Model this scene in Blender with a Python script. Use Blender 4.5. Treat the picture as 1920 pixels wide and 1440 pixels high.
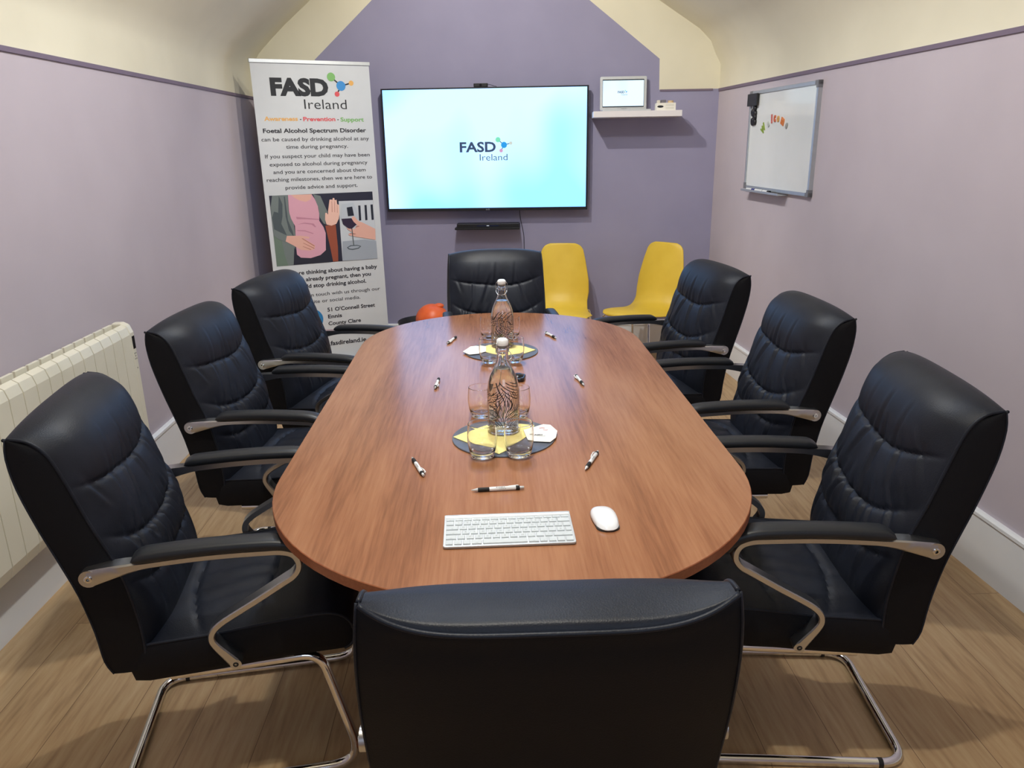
import bpy, bmesh, math, random
from math import sin, cos, pi, radians as rad, sqrt, exp, atan2, tan
from mathutils import Vector, Matrix

# ------------------------------------------------------------------ camera, world, light, exposure
scene = bpy.context.scene
for o in list(bpy.data.objects):
    bpy.data.objects.remove(o)
COL = scene.collection

CAM_H = 1.5489
yaw, pitch, roll = 0.029679, 0.302816, -0.015814
fwd = Vector((sin(yaw)*cos(pitch), cos(yaw)*cos(pitch), -sin(pitch)))
rgt = Vector((cos(yaw), -sin(yaw), 0)); upv = rgt.cross(fwd)
r2 = rgt*cos(roll) + upv*sin(roll); u2 = -rgt*sin(roll) + upv*cos(roll)
cd = bpy.data.cameras.new('camera'); cam = bpy.data.objects.new('camera', cd); COL.objects.link(cam)
cd.sensor_width = 36; cd.lens = 1441.45*36/1920; cd.clip_start = 0.02
cam.matrix_world = Matrix(((r2.x, u2.x, -fwd.x, 0), (r2.y, u2.y, -fwd.y, 0), (r2.z, u2.z, -fwd.z, CAM_H), (0, 0, 0, 1)))
scene.camera = cam

world = bpy.data.worlds.new('world'); scene.world = world; world.use_nodes = True
world.node_tree.nodes['Background'].inputs[0].default_value = (0.75, 0.85, 1.0, 1)
world.node_tree.nodes['Background'].inputs[1].default_value = 0.6

def light(name, kind, loc, energy, color, size=0.1, target=None, size_y=None, spot=None):
    d = bpy.data.lights.new(name, kind); d.energy = energy; d.color = color
    if kind == 'AREA':
        d.size = size
        if size_y: d.shape = 'RECTANGLE'; d.size_y = size_y
    elif kind == 'SPOT':
        d.shadow_soft_size = size; d.spot_size = spot; d.spot_blend = 0.6
    else:
        d.shadow_soft_size = size
    o = bpy.data.objects.new(name, d); COL.objects.link(o); o.location = loc
    if target is not None:
        o.rotation_euler = (Vector(target) - Vector(loc)).to_track_quat('-Z', 'Y').to_euler()
    return o

WARM = (1.0, 0.955, 0.85)
# ceiling spot bars along the ridge: one head on the gable wall, pairs turned to the side walls
light('spot_gable', 'SPOT', (-0.08, 4.11, 2.95), 124, WARM, 0.025, (0.15, 5.8, 1.25), spot=rad(118))
light('spot_left_far', 'SPOT', (-0.12, 3.30, 2.95), 100, WARM, 0.04, (-1.6, 3.35, 1.25), spot=rad(138))
light('spot_right_far', 'SPOT', (-0.04, 3.20, 2.95), 100, WARM, 0.04, (1.7, 3.25, 1.25), spot=rad(138))
light('spot_left_near', 'SPOT', (-0.12, 1.10, 2.95), 100, WARM, 0.04, (-1.6, 1.15, 1.25), spot=rad(138))
light('spot_right_near', 'SPOT', (-0.04, 1.00, 2.95), 100, WARM, 0.04, (1.7, 1.05, 1.25), spot=rad(138))
# added cool fill: one area light under the ceiling, one at the rear wall
light('overhead_cool_fill', 'AREA', (-0.1, 2.9, 3.03), 24, (0.50, 0.69, 1.0), 0.7, (-0.1, 2.9, 0), 1.2)
light('rear_cool_fill', 'AREA', (0.3, -1.12, 1.75), 10, (0.62, 0.78, 1.0), 1.2, (0.3, 3.0, 1.0), 1.0)

scene.view_settings.view_transform = 'Standard'
scene.view_settings.look = 'None'
scene.view_settings.gamma = 1
scene.view_settings.use_curve_mapping = False
scene.view_settings.exposure = -0.33

# ------------------------------------------------------------------ materials
def S(r, g, b):
    f = lambda c: (c/255/12.92) if c/255 <= 0.04045 else ((c/255+0.055)/1.055)**2.4
    return (f(r), f(g), f(b), 1)
MATS = {}
def mat(name, col, rough=0.5, metal=0.0, spec=0.5, trans=0.0, ior=1.45, emit=None, estr=0, coat=0.0, sheen=0.0):
    if name in MATS: return MATS[name]
    m = bpy.data.materials.new(name); m.use_nodes = True
    b = m.node_tree.nodes['Principled BSDF']
    b.inputs['Base Color'].default_value = col
    b.inputs['Roughness'].default_value = rough
    b.inputs['Metallic'].default_value = metal
    b.inputs['Specular IOR Level'].default_value = spec
    b.inputs['Transmission Weight'].default_value = trans
    b.inputs['IOR'].default_value = ior
    b.inputs['Coat Weight'].default_value = coat
    b.inputs['Sheen Weight'].default_value = sheen
    if emit:
        b.inputs['Emission Color'].default_value = emit; b.inputs['Emission Strength'].default_value = estr
    m.diffuse_color = col
    MATS[name] = m
    return m
def nt(m):
    return m.node_tree, m.node_tree.nodes, m.node_tree.links, m.node_tree.nodes['Principled BSDF']
def coords(m, scale=(1, 1, 1), rot=(0, 0, 0), loc=(0, 0, 0)):
    t, N, L, b = nt(m)
    tc = N.new('ShaderNodeTexCoord'); mp = N.new('ShaderNodeMapping')
    mp.inputs['Scale'].default_value = scale; mp.inputs['Rotation'].default_value = rot; mp.inputs['Location'].default_value = loc
    L.new(tc.outputs['Object'], mp.inputs['Vector'])
    return mp.outputs['Vector']
def bump(m, scale, strength, dist=0.001, kind='noise', vec=None):
    t, N, L, b = nt(m)
    if kind == 'noise':
        n = N.new('ShaderNodeTexNoise'); n.inputs['Scale'].default_value = scale; n.inputs['Detail'].default_value = 4; out = n.outputs['Fac']
    else:
        n = N.new('ShaderNodeTexVoronoi'); n.inputs['Scale'].default_value = scale; out = n.outputs['Distance']
    L.new(vec if vec else coords(m), n.inputs['Vector'])
    bp = N.new('ShaderNodeBump'); bp.inputs['Strength'].default_value = strength; bp.inputs['Distance'].default_value = dist
    L.new(out, bp.inputs['Height']); L.new(bp.outputs['Normal'], b.inputs['Normal'])
    return bp
def vary(m, c1, c2, scale, vec=None, detail=3, lo=0.35, hi=0.65):
    t, N, L, b = nt(m)
    n = N.new('ShaderNodeTexNoise'); n.inputs['Scale'].default_value = scale; n.inputs['Detail'].default_value = detail
    L.new(vec if vec else coords(m), n.inputs['Vector'])
    r = N.new('ShaderNodeValToRGB'); r.color_ramp.elements[0].position = lo; r.color_ramp.elements[1].position = hi
    r.color_ramp.elements[0].color = c1; r.color_ramp.elements[1].color = c2
    L.new(n.outputs['Fac'], r.inputs['Fac']); L.new(r.outputs['Color'], b.inputs['Base Color'])
    return r

M_PURPLE = mat('lilac_wall_paint', S(192, 182, 190), 0.75, spec=0.25); vary(M_PURPLE, S(190, 180, 188), S(194, 184, 192), 3); bump(M_PURPLE, 250, 0.06, 0.0006)
M_PURPLE2 = mat('mauve_gable_paint', S(152, 149, 176), 0.75, spec=0.25); vary(M_PURPLE2, S(150, 147, 174), S(154, 151, 178), 3); bump(M_PURPLE2, 250, 0.06, 0.0006)
M_CREAM = mat('cream_ceiling_paint', S(226, 220, 198), 0.8, spec=0.2); vary(M_CREAM, S(223, 217, 195), S(229, 223, 201), 2.5); bump(M_CREAM, 60, 0.10, 0.002)
M_STRIP = mat('dark_mauve_strip', S(118, 104, 122), 0.6)
M_BASE = mat('white_gloss_baseboard', S(236, 238, 240), 0.35); vary(M_BASE, S(234, 236, 238), S(238, 240, 242), 4)
M_LEATHER = mat('black_leather', (0.012, 0.014, 0.022, 1), 0.46, spec=0.31); vary(M_LEATHER, (0.010, 0.012, 0.019, 1), (0.014, 0.017, 0.027, 1), 14); bump(M_LEATHER, 380, 0.22, 0.0009, 'voronoi')
M_LEATHER_B = mat('black_leather_shell', (0.006, 0.006, 0.008, 1), 0.6, spec=0.22); bump(M_LEATHER_B, 420, 0.2, 0.0008, 'voronoi')
M_PAD = mat('black_vinyl_arm_pad', (0.016, 0.018, 0.023, 1), 0.42, spec=0.5); bump(M_PAD, 500, 0.15, 0.0006)
M_ALU = mat('brushed_aluminium', (0.56, 0.56, 0.57, 1), 0.30, metal=1.0); bump(M_ALU, 300, 0.05, 0.0004)
M_CHROME = mat('chrome_tube', (0.80, 0.80, 0.80, 1), 0.08, metal=1.0); vary(M_CHROME, (0.78, 0.78, 0.78, 1), (0.82, 0.82, 0.82, 1), 5)
M_BLACK = mat('black_plastic', (0.012, 0.012, 0.014, 1), 0.4); vary(M_BLACK, (0.011, 0.011, 0.013, 1), (0.014, 0.014, 0.016, 1), 20)
M_GLOSSBLK = mat('gloss_black_plastic', (0.01, 0.01, 0.013, 1), 0.12); vary(M_GLOSSBLK, (0.01, 0.01, 0.012, 1), (0.012, 0.012, 0.016, 1), 20)
M_WHITE = mat('white_plastic', S(232, 232, 232), 0.3); vary(M_WHITE, S(230, 230, 230), S(234, 234, 234), 20)
M_PAPER = mat('white_paper', S(235, 235, 232), 0.85, spec=0.2); vary(M_PAPER, S(233, 233, 230), S(237, 237, 234), 30)
M_NAPKIN = mat('yellow_paper_napkin', S(240, 226, 150), 0.9, spec=0.15); vary(M_NAPKIN, S(238, 223, 146), S(243, 230, 156), 60); bump(M_NAPKIN, 400, 0.25, 0.0008)
M_SLATE = mat('grey_slate_mat', S(92, 97, 110), 0.38); vary(M_SLATE, S(86, 91, 104), S(98, 103, 116), 30); bump(M_SLATE, 120, 0.12, 0.0006)
M_YELLOW = mat('yellow_plastic_shell', S(226, 190, 62), 0.45); vary(M_YELLOW, S(224, 188, 60), S(229, 194, 66), 8); bump(M_YELLOW, 500, 0.05, 0.0004)
M_RAD = mat('cream_radiator_enamel', S(232, 227, 208), 0.3); vary(M_RAD, S(230, 225, 206), S(234, 229, 211), 5)
M_ORANGE = mat('orange_rubber', S(226, 100, 48), 0.4); vary(M_ORANGE, S(224, 96, 46), S(230, 106, 52), 9)
M_GLASS = mat('clear_glass', (1, 1, 1, 1), 0.0, trans=1.0, ior=1.48)
M_WATER = mat('water', (0.97, 1, 1, 1), 0.0, trans=1.0, ior=1.33)
M_WIRE = mat('steel_wire', (0.6, 0.6, 0.6, 1), 0.2, metal=1.0)
M_CERAMIC = mat('white_stopper_ceramic', S(240, 242, 242), 0.2)
M_INK = mat('black_print', (0.012, 0.012, 0.016, 1), 0.6); M_INKG = mat('charcoal_print', S(40, 42, 48), 0.7)
M_SILVER = mat('silver_plastic', S(205, 208, 210), 0.35, metal=0.35); vary(M_SILVER, S(203, 206, 208), S(207, 210, 212), 40)
M_ALUW = mat('satin_aluminium', S(184, 188, 192), 0.42, metal=0.6); vary(M_ALUW, S(182, 186, 190), S(186, 190, 194), 40)
M_KEY = mat('white_key_plastic', S(198, 206, 212), 0.6, spec=0.3); vary(M_KEY, S(196, 204, 210), S(200, 208, 214), 90)
M_BOARD = mat('whiteboard_enamel', S(226, 230, 230), 0.12, spec=0.6); vary(M_BOARD, S(224, 228, 228), S(229, 232, 232), 4)
M_GREY = mat('grey_plastic_corner', S(120, 120, 124), 0.45); vary(M_GREY, S(118, 118, 122), S(122, 122, 126), 30)
M_BAN = mat('banner_vinyl', S(204, 208, 213), 0.6, spec=0.25); vary(M_BAN, S(202, 206, 211), S(206, 210, 215), 6)

# table laminate: cherry grain running along the table
M_WOOD = mat('cherry_laminate', S(176, 108, 66), 0.22, spec=0.6)
def wood(m, base, dark, light_, stretch, ringscale, seed):
    t, N, L, b = nt(m)
    v = coords(m, (1, stretch, 1), loc=(seed, seed*0.7, 0))
    n1 = N.new('ShaderNodeTexNoise'); n1.inputs['Scale'].default_value = 3.2; n1.inputs['Detail'].default_value = 2; n1.inputs['Distortion'].default_value = 0.3
    L.new(v, n1.inputs['Vector'])
    mul = N.new('ShaderNodeMath'); mul.operation = 'MULTIPLY'; mul.inputs[1].default_value = ringscale; L.new(n1.outputs['Fac'], mul.inputs[0])
    fr = N.new('ShaderNodeMath'); fr.operation = 'PINGPONG'; fr.inputs[1].default_value = 1.0; L.new(mul.outputs[0], fr.inputs[0])
    v2 = coords(m, (70, 70*stretch*0.35, 70))
    n2 = N.new('ShaderNodeTexNoise'); n2.inputs['Scale'].default_value = 2.0; n2.inputs['Detail'].default_value = 5; L.new(v2, n2.inputs['Vector'])
    v3 = coords(m, (1, stretch, 1), loc=(3, 1, 0))
    n3 = N.new('ShaderNodeTexNoise'); n3.inputs['Scale'].default_value = 4.5; n3.inputs['Detail'].default_value = 3; L.new(v3, n3.inputs['Vector'])
    a = N.new('ShaderNodeMath'); a.operation = 'MULTIPLY_ADD'; a.inputs[1].default_value = 0.28; L.new(fr.outputs[0], a.inputs[0])
    a2 = N.new('ShaderNodeMath'); a2.operation = 'MULTIPLY_ADD'; a2.inputs[1].default_value = 0.55; L.new(n2.outputs['Fac'], a2.inputs[0]); L.new(a2.outputs[0], a.inputs[2])
    a3 = N.new('ShaderNodeMath'); a3.operation = 'MULTIPLY'; a3.inputs[1].default_value = 0.45; L.new(n3.outputs['Fac'], a3.inputs[0]); L.new(a3.outputs[0], a2.inputs[2])
    r = N.new('ShaderNodeValToRGB'); e = r.color_ramp.elements
    e[0].position = 0.36; e[0].color = dark; e[1].position = 0.82; e[1].color = light_
    k = e.new(0.58); k.color = base
    L.new(a.outputs[0], r.inputs['Fac']); L.new(r.outputs['Color'], b.inputs['Base Color'])
    return r, a.outputs[0]
wood(M_WOOD, S(148, 98, 68), S(122, 76, 50), S(165, 115, 83), 0.14, 9, 0.0)
bump(M_WOOD, 900, 0.03, 0.0003)
M_WOOD_EDGE = mat('cherry_edge_band', S(150, 88, 56), 0.35); wood(M_WOOD_EDGE, S(150, 88, 56), S(134, 74, 46), S(165, 102, 68), 0.14, 7, 2.0)

# oak laminate floor planks along Y
M_FLOOR = mat('oak_laminate_floor', S(190, 158, 118), 0.42, spec=0.4)
def floor_mat(m):
    t, N, L, b = nt(m)
    tc = N.new('ShaderNodeTexCoord')
    mp = N.new('ShaderNodeMapping'); mp.inputs['Rotation'].default_value = (0, 0, rad(90)); mp.inputs['Location'].default_value = (1.04, 0.855, 0)
    L.new(tc.outputs['Object'], mp.inputs['Vector'])
    br = N.new('ShaderNodeTexBrick'); br.inputs['Scale'].default_value = 1.0
    br.inputs['Brick Width'].default_value = 1.285; br.inputs['Row Height'].default_value = 0.195
    br.inputs['Mortar Size'].default_value = 0.0012; br.inputs['Mortar Smooth'].default_value = 0.2; br.inputs['Bias'].default_value = 0
    br.offset = 0.37
    br.inputs['Color1'].default_value = (0, 0, 0, 1); br.inputs['Color2'].default_value = (1, 1, 1, 1); br.inputs['Mortar'].default_value = (0.5, 0.5, 0.5, 1)
    L.new(mp.outputs['Vector'], br.inputs['Vector'])
    # grain
    sep = N.new('ShaderNodeSeparateColor'); L.new(br.outputs['Color'], sep.inputs['Color'])
    cmb = N.new('ShaderNodeCombineXYZ'); L.new(sep.outputs[0], cmb.inputs['Z'])
    sc = N.new('ShaderNodeVectorMath'); sc.operation = 'MULTIPLY_ADD'; sc.inputs[1].default_value = (0, 0, 9)
    L.new(cmb.outputs[0], sc.inputs[0]); L.new(tc.outputs['Object'], sc.inputs[2])
    mp2 = N.new('ShaderNodeMapping'); mp2.inputs['Scale'].default_value = (1, 0.085, 1); L.new(sc.outputs[0], mp2.inputs['Vector'])
    n1 = N.new('ShaderNodeTexNoise'); n1.inputs['Scale'].default_value = 17; n1.inputs['Detail'].default_value = 7; n1.inputs['Roughness'].default_value = 0.65; n1.inputs['Distortion'].default_value = 0.6
    L.new(mp2.outputs['Vector'], n1.inputs['Vector'])
    n2 = N.new('ShaderNodeTexNoise'); n2.inputs['Scale'].default_value = 70; n2.inputs['Detail'].default_value = 3; L.new(mp2.outputs['Vector'], n2.inputs['Vector'])
    a = N.new('ShaderNodeMath'); a.operation = 'MULTIPLY_ADD'; a.inputs[1].default_value = 0.4; L.new(n2.outputs['Fac'], a.inputs[0])
    a0 = N.new('ShaderNodeMath'); a0.operation = 'MULTIPLY'; a0.inputs[1].default_value = 0.62; L.new(n1.outputs['Fac'], a0.inputs[0]); L.new(a0.outputs[0], a.inputs[2])
    r = N.new('ShaderNodeValToRGB'); e = r.color_ramp.elements
    e[0].position = 0.34; e[0].color = S(156, 126, 90); e[1].position = 0.68; e[1].color = S(204, 177, 136)
    k = e.new(0.5); k.color = S(188, 156, 116)
    L.new(a.outputs[0], r.inputs['Fac'])
    # plank tone
    hv = N.new('ShaderNodeHueSaturation'); mr = N.new('ShaderNodeMapRange'); mr.inputs['To Min'].default_value = 0.90; mr.inputs['To Max'].default_value = 1.05
    L.new(sep.outputs[0], mr.inputs['Value']); L.new(mr.outputs[0], hv.inputs['Value']); L.new(r.outputs['Color'], hv.inputs['Color'])
    mx = N.new('ShaderNodeMix'); mx.data_type = 'RGBA'; L.new(br.outputs['Fac'], mx.inputs['Factor'])
    L.new(hv.outputs['Color'], mx.inputs['A']); mx.inputs['B'].default_value = S(132, 104, 74)
    L.new(mx.outputs['Result'], b.inputs['Base Color'])
floor_mat(M_FLOOR)

# TV picture: pale cyan with soft blotches
def screen_mat(name, c1, c2, strength, scale):
    m = mat(name, (0.02, 0.02, 0.02, 1), 0.22)
    t, N, L, b = nt(m)
    n = N.new('ShaderNodeTexNoise'); n.inputs['Scale'].default_value = scale; n.inputs['Detail'].default_value = 1
    L.new(coords(m, (1.0, 1, 0.7), loc=(0.35, 0, 0.2)), n.inputs['Vector'])
    r = N.new('ShaderNodeValToRGB'); r.color_ramp.elements[0].position = 0.38; r.color_ramp.elements[1].position = 0.6
    r.color_ramp.elements[0].color = c1; r.color_ramp.elements[1].color = c2
    L.new(n.outputs['Fac'], r.inputs['Fac']); L.new(r.outputs['Color'], b.inputs['Emission Color'])
    b.inputs['Emission Strength'].default_value = strength
    return m
M_TV = screen_mat('television_picture', (.17, .44, .92, 1), (.32, .56, 1.0, 1), 3.0, 1.6)
M_LAP = screen_mat('laptop_picture', (.5, .75, .95, 1), (.62, .8, .95, 1), 1.8, 6)

# ------------------------------------------------------------------ geometry helpers
class MB:
    def __init__(s): s.v = []; s.f = []; s.m = []
    def face(s, idx, m=0): s.f.append(tuple(idx)); s.m.append(m)
    def add(s, vs, fs, m=0):
        k = len(s.v); s.v += [tuple(v) for v in vs]
        for f in fs: s.face([k+i for i in f], m)
    def box(s, x0, x1, y0, y1, z0, z1, m=0):
        vs = [(x, y, z) for z in (z0, z1) for y in (y0, y1) for x in (x0, x1)]
        s.add(vs, [(0, 2, 3, 1), (4, 5, 7, 6), (0, 1, 5, 4), (2, 6, 7, 3), (0, 4, 6, 2), (1, 3, 7, 5)], m)
    def rbox(s, x0, x1, y0, y1, z0, z1, r, n=3, m=0):
        """box with rounded vertical edges"""
        pts = []
        for cx, cy, a0 in ((x1-r, y1-r, 0), (x0+r, y1-r, 90), (x0+r, y0+r, 180), (x1-r, y0+r, 270)):
            for i in range(n+1):
                a = rad(a0 + 90*i/n); pts.append((cx+r*cos(a), cy+r*sin(a)))
        s.prism(pts, z0, z1, m)
    def prism(s, pts, z0, z1, m=0):
        n = len(pts)
        s.add([(x, y, z0) for x, y in pts] + [(x, y, z1) for x, y in pts],
              [tuple(range(n-1, -1, -1)), tuple(range(n, 2*n))] + [(i, (i+1) % n, n+(i+1) % n, n+i) for i in range(n)], m)
    def lathe(s, prof, seg=32, m=0, c=(0, 0), closed=False, cap0=False, cap1=False):
        k = len(s.v); n = len(prof)
        for r, z in prof:
            for j in range(seg):
                a = 2*pi*j/seg; s.v.append((c[0]+r*cos(a), c[1]+r*sin(a), z))
        rng = n if closed else n-1
        for i in range(rng):
            for j in range(seg):
                a = k+i*seg+j; b_ = k+i*seg+(j+1) % seg; i2 = (i+1) % n
                s.face((a, b_, k+i2*seg+(j+1) % seg, k+i2*seg+j), m)
        if cap0: s.face([k+j for j in range(seg-1, -1, -1)], m)
        if cap1: s.face([k+(n-1)*seg+j for j in range(seg)], m)
    def tube(s, pts, r, seg=10, m=0, cap=True, closed=False):
        pts = [Vector(p) for p in pts]; n = len(pts); k = len(s.v)
        T = []
        for i in range(n):
            if closed: t = pts[(i+1) % n]-pts[i-1]
            else: t = pts[min(i+1, n-1)]-pts[max(i-1, 0)]
            T.append(t.normalized())
        nrm = T[0].orthogonal().normalized()
        for i in range(n):
            nrm = (nrm - T[i]*nrm.dot(T[i]))
            nrm = nrm.normalized() if nrm.length > 1e-6 else T[i].orthogonal().normalized()
            bn = T[i].cross(nrm); rr = r[i] if isinstance(r, (list, tuple)) else r
            for j in range(seg):
                a = 2*pi*j/seg; s.v.append(tuple(pts[i]+nrm*cos(a)*rr+bn*sin(a)*rr))
        for i in range(n if closed else n-1):
            i2 = (i+1) % n
            for j in range(seg):
                s.face((k+i*seg+j, k+i*seg+(j+1) % seg, k+i2*seg+(j+1) % seg, k+i2*seg+j), m)
        if cap and not closed:
            s.face([k+j for j in range(seg-1, -1, -1)], m); s.face([k+(n-1)*seg+j for j in range(seg)], m)
    def grid(s, rows, m=0, flip=False):
        k = len(s.v); R = len(rows); Cn = len(rows[0])
        for r in rows: s.v += [tuple(p) for p in r]
        for i in range(R-1):
            for j in range(Cn-1):
                q = (k+i*Cn+j, k+i*Cn+j+1, k+(i+1)*Cn+j+1, k+(i+1)*Cn+j)
                s.face(q[::-1] if flip else q, m)
    def sphere(s, c, r, seg=16, rings=10, m=0, sc=(1, 1, 1)):
        rows = []
        for i in range(rings+1):
            t = pi*i/rings
            rows.append([(c[0]+r*sc[0]*sin(t)*cos(2*pi*j/seg), c[1]+r*sc[1]*sin(t)*sin(2*pi*j/seg), c[2]+r*sc[2]*cos(t)) for j in range(seg+1)])
        s.grid(rows, m, True)
    def build(s, name, mats, parent=None, smooth=False, bevel=0, merge=True, angle=None, seg=2, loc=None, rotz=None):
        me = bpy.data.meshes.new(name); me.from_pydata(s.v, [], s.f)
        if not isinstance(mats, (list, tuple)): mats = [mats]
        for mm in mats: me.materials.append(mm)
        for p, mi in zip(me.polygons, s.m): p.material_index = mi
        bm = bmesh.new(); bm.from_mesh(me)
        if merge: bmesh.ops.remove_doubles(bm, verts=bm.verts, dist=1e-5)
        bmesh.ops.recalc_face_normals(bm, faces=bm.faces)
        if smooth:
            for f in bm.faces: f.smooth = True
            if angle is not None:
                for e in bm.edges:
                    if len(e.link_faces) == 2 and e.calc_face_angle(0) > rad(angle): e.smooth = False
        bm.to_mesh(me); bm.free()
        o = bpy.data.objects.new(name, me); COL.objects.link(o)
        if parent is not None: o.parent = parent
        if loc is not None: o.location = loc
        if rotz is not None: o.rotation_euler = (0, 0, rotz)
        if bevel:
            b = o.modifiers.new('bevel', 'BEVEL'); b.width = bevel; b.segments = seg; b.limit_method = 'ANGLE'; b.angle_limit = rad(40)
            b.harden_normals = False
        return o

def tag(o, label, cat, group=None):
    o['label'] = label; o['category'] = cat
    if group: o['group'] = group
    return o
def struct(o):
    o['kind'] = 'structure'; return o
def empty(name, loc=(0, 0, 0), rz=0.0, label=None, cat=None, group=None):
    o = bpy.data.objects.new(name, None); COL.objects.link(o); o.empty_display_size = 0.1
    o.location = loc; o.rotation_euler = (0, 0, rz)
    if label: tag(o, label, cat, group)
    return o
def kids(o): return [c for c in bpy.data.objects if c.parent == o]
def copy_tree(o, parent=None):
    ch = kids(o); c = o.copy(); COL.objects.link(c)
    if parent is not None: c.parent = parent
    for k in ch: copy_tree(k, c)
    return c
def arc(cx, cy, r, a0, a1, n):
    return [(cx+r*cos(rad(a0+(a1-a0)*i/n)), cy+r*sin(rad(a0+(a1-a0)*i/n))) for i in range(n+1)]
def rounded(pts, r, n=6):
    """round the inner corners of a 3d polyline"""
    P = [Vector(p) for p in pts]; out = [P[0]]
    for i in range(1, len(P)-1):
        rr = r[i-1] if isinstance(r, (list, tuple)) else r
        a = (P[i-1]-P[i]); b = (P[i+1]-P[i]); la, lb = a.length, b.length; a.normalize(); b.normalize()
        th = a.angle(b)/2
        d = min(rr/tan(th), la*0.49, lb*0.49)
        p0 = P[i]+a*d; p1 = P[i]+b*d
        for k in range(n+1):
            t = k/n; out.append(p0*(1-t)**2 + P[i]*2*t*(1-t) + p1*t*t)
    out.append(P[-1]); return out
def catmull(pts, n):
    P = [Vector(p) for p in pts]; out = []
    for i in range(len(P)-1):
        p0 = P[max(i-1, 0)]; p1 = P[i]; p2 = P[i+1]; p3 = P[min(i+2, len(P)-1)]
        for k in range(n):
            t = k/n
            out.append(0.5*((2*p1)+(p2-p0)*t+(2*p0-5*p1+4*p2-p3)*t*t+(3*p1-p0-3*p2+p3)*t**3))
    out.append(P[-1]); return out
def lerp_path(pts, t):
    """pts list sampled by arclength, t in 0..1"""
    P = [Vector(p) for p in pts]; L = [0]
    for i in range(1, len(P)): L.append(L[-1]+(P[i]-P[i-1]).length)
    d = t*L[-1]
    for i in range(1, len(P)):
        if d <= L[i] or i == len(P)-1:
            q = (d-L[i-1])/max(L[i]-L[i-1], 1e-9); return P[i-1].lerp(P[i], min(max(q, 0), 1))

# text as flat mesh geometry in the local XZ plane, facing -Y
_txt = {}
def text_geo(body, bold=0.0):
    key = (body, bold)
    if key in _txt: return _txt[key]
    cu = bpy.data.curves.new('lettering', 'FONT'); cu.body = body; cu.size = 1; cu.offset = bold; cu.fill_mode = 'FRONT'; cu.resolution_u = 3
    ob = bpy.data.objects.new('lettering', cu); COL.objects.link(ob)
    dg = bpy.context.evaluated_depsgraph_get(); me = bpy.data.meshes.new_from_object(ob.evaluated_get(dg))
    vs = [tuple(v.co) for v in me.vertices]; fs = [tuple(p.vertices) for p in me.polygons]
    bpy.data.objects.remove(ob); bpy.data.curves.remove(cu); bpy.data.meshes.remove(me)
    _txt[key] = (vs, fs); return _txt[key]
_h = text_geo('H', 0.0)[0]; CAPH = max(v[1] for v in _h)
def put_text(mb, body, x0, x1, zb, cap, y=0.0, bold=0.0, m=0, center=None, width=None):
    """fit text between x0..x1 (baseline zb, cap height cap); or keep its own width, centred"""
    vs, fs = text_geo(body, bold)
    a = min(v[0] for v in vs); b = max(v[0] for v in vs); sy = cap/CAPH
    if x1 is None:
        sx = sy*(width or 1.0); x0 = x0 if center is None else center-(b-a)*sx/2
    else: sx = (x1-x0)/(b-a)
    mb.add([(x0+(v[0]-a)*sx, y, zb+v[1]*sy) for v in vs], fs, m)
def disc(mb, cx, cz, r, y, m=0, n=28):
    mb.add([(cx+r*cos(2*pi*i/n), y, cz+r*sin(2*pi*i/n)) for i in range(n)], [tuple(range(n))], m)
def bar2(mb, x0, z0, x1, z1, w, y, m=0):
    d = Vector((x1-x0, z1-z0)).normalized(); n = Vector((-d.y, d.x))*w/2
    mb.add([(x0+n.x, y, z0+n.y), (x1+n.x, y, z1+n.y), (x1-n.x, y, z1-n.y), (x0-n.x, y, z0-n.y)], [(0, 1, 2, 3)], m)

# ------------------------------------------------------------------ room shell
XL = -1.63                                           # left wall
def xr(y): return 1.9149/0.9988 - 0.0491*y            # right wall, a little askew
SL = -0.076                                           # back wall runs slightly askew
def yb(x): return 5.776 + SL*x
Y0 = -1.25; CREAMZ = 1.893
XRB = (1.9172-0.0491*5.776)/(1-0.0491*(-SL)*-1)       # back right corner
for _ in range(20): XRB = xr(yb(XRB))
YLB, YRB = yb(XL), yb(XRB)
mb = MB(); mb.add([(XL-.1, Y0-.1, 0), (xr(Y0)+.1, Y0-.1, 0), (XRB+.1, YRB+.1, 0), (XL-.1, YLB+.1, 0), (XL-.1, Y0-.1, -.08), (xr(Y0)+.1, Y0-.1, -.08), (XRB+.1, YRB+.1, -.08), (XL-.1, YLB+.1, -.08)],
                 [(0, 1, 2, 3), (7, 6, 5, 4), (0, 4, 5, 1), (1, 5, 6, 2), (2, 6, 7, 3), (3, 7, 4, 0)])
struct(mb.build('floor', M_FLOOR))
def slab(name, a, b, z0, z1, nrm, th, m):
    """vertical wall slab from a to b (xy), thickness th away from the room along nrm"""
    mb = MB(); n = Vector(nrm).normalized()*th
    c = [(a[0], a[1]), (b[0], b[1]), (b[0]+n.x, b[1]+n.y), (a[0]+n.x, a[1]+n.y)]
    mb.prism(c, z0, z1); return struct(mb.build(name, m))
slab('wall_left', (XL, Y0), (XL, YLB+.1), 0, CREAMZ, (-1, 0), .1, M_PURPLE)
slab('wall_right', (xr(Y0), Y0), (xr(YRB+.1), YRB+.1), 0, CREAMZ, (1, .049), .1, M_PURPLE)
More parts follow.
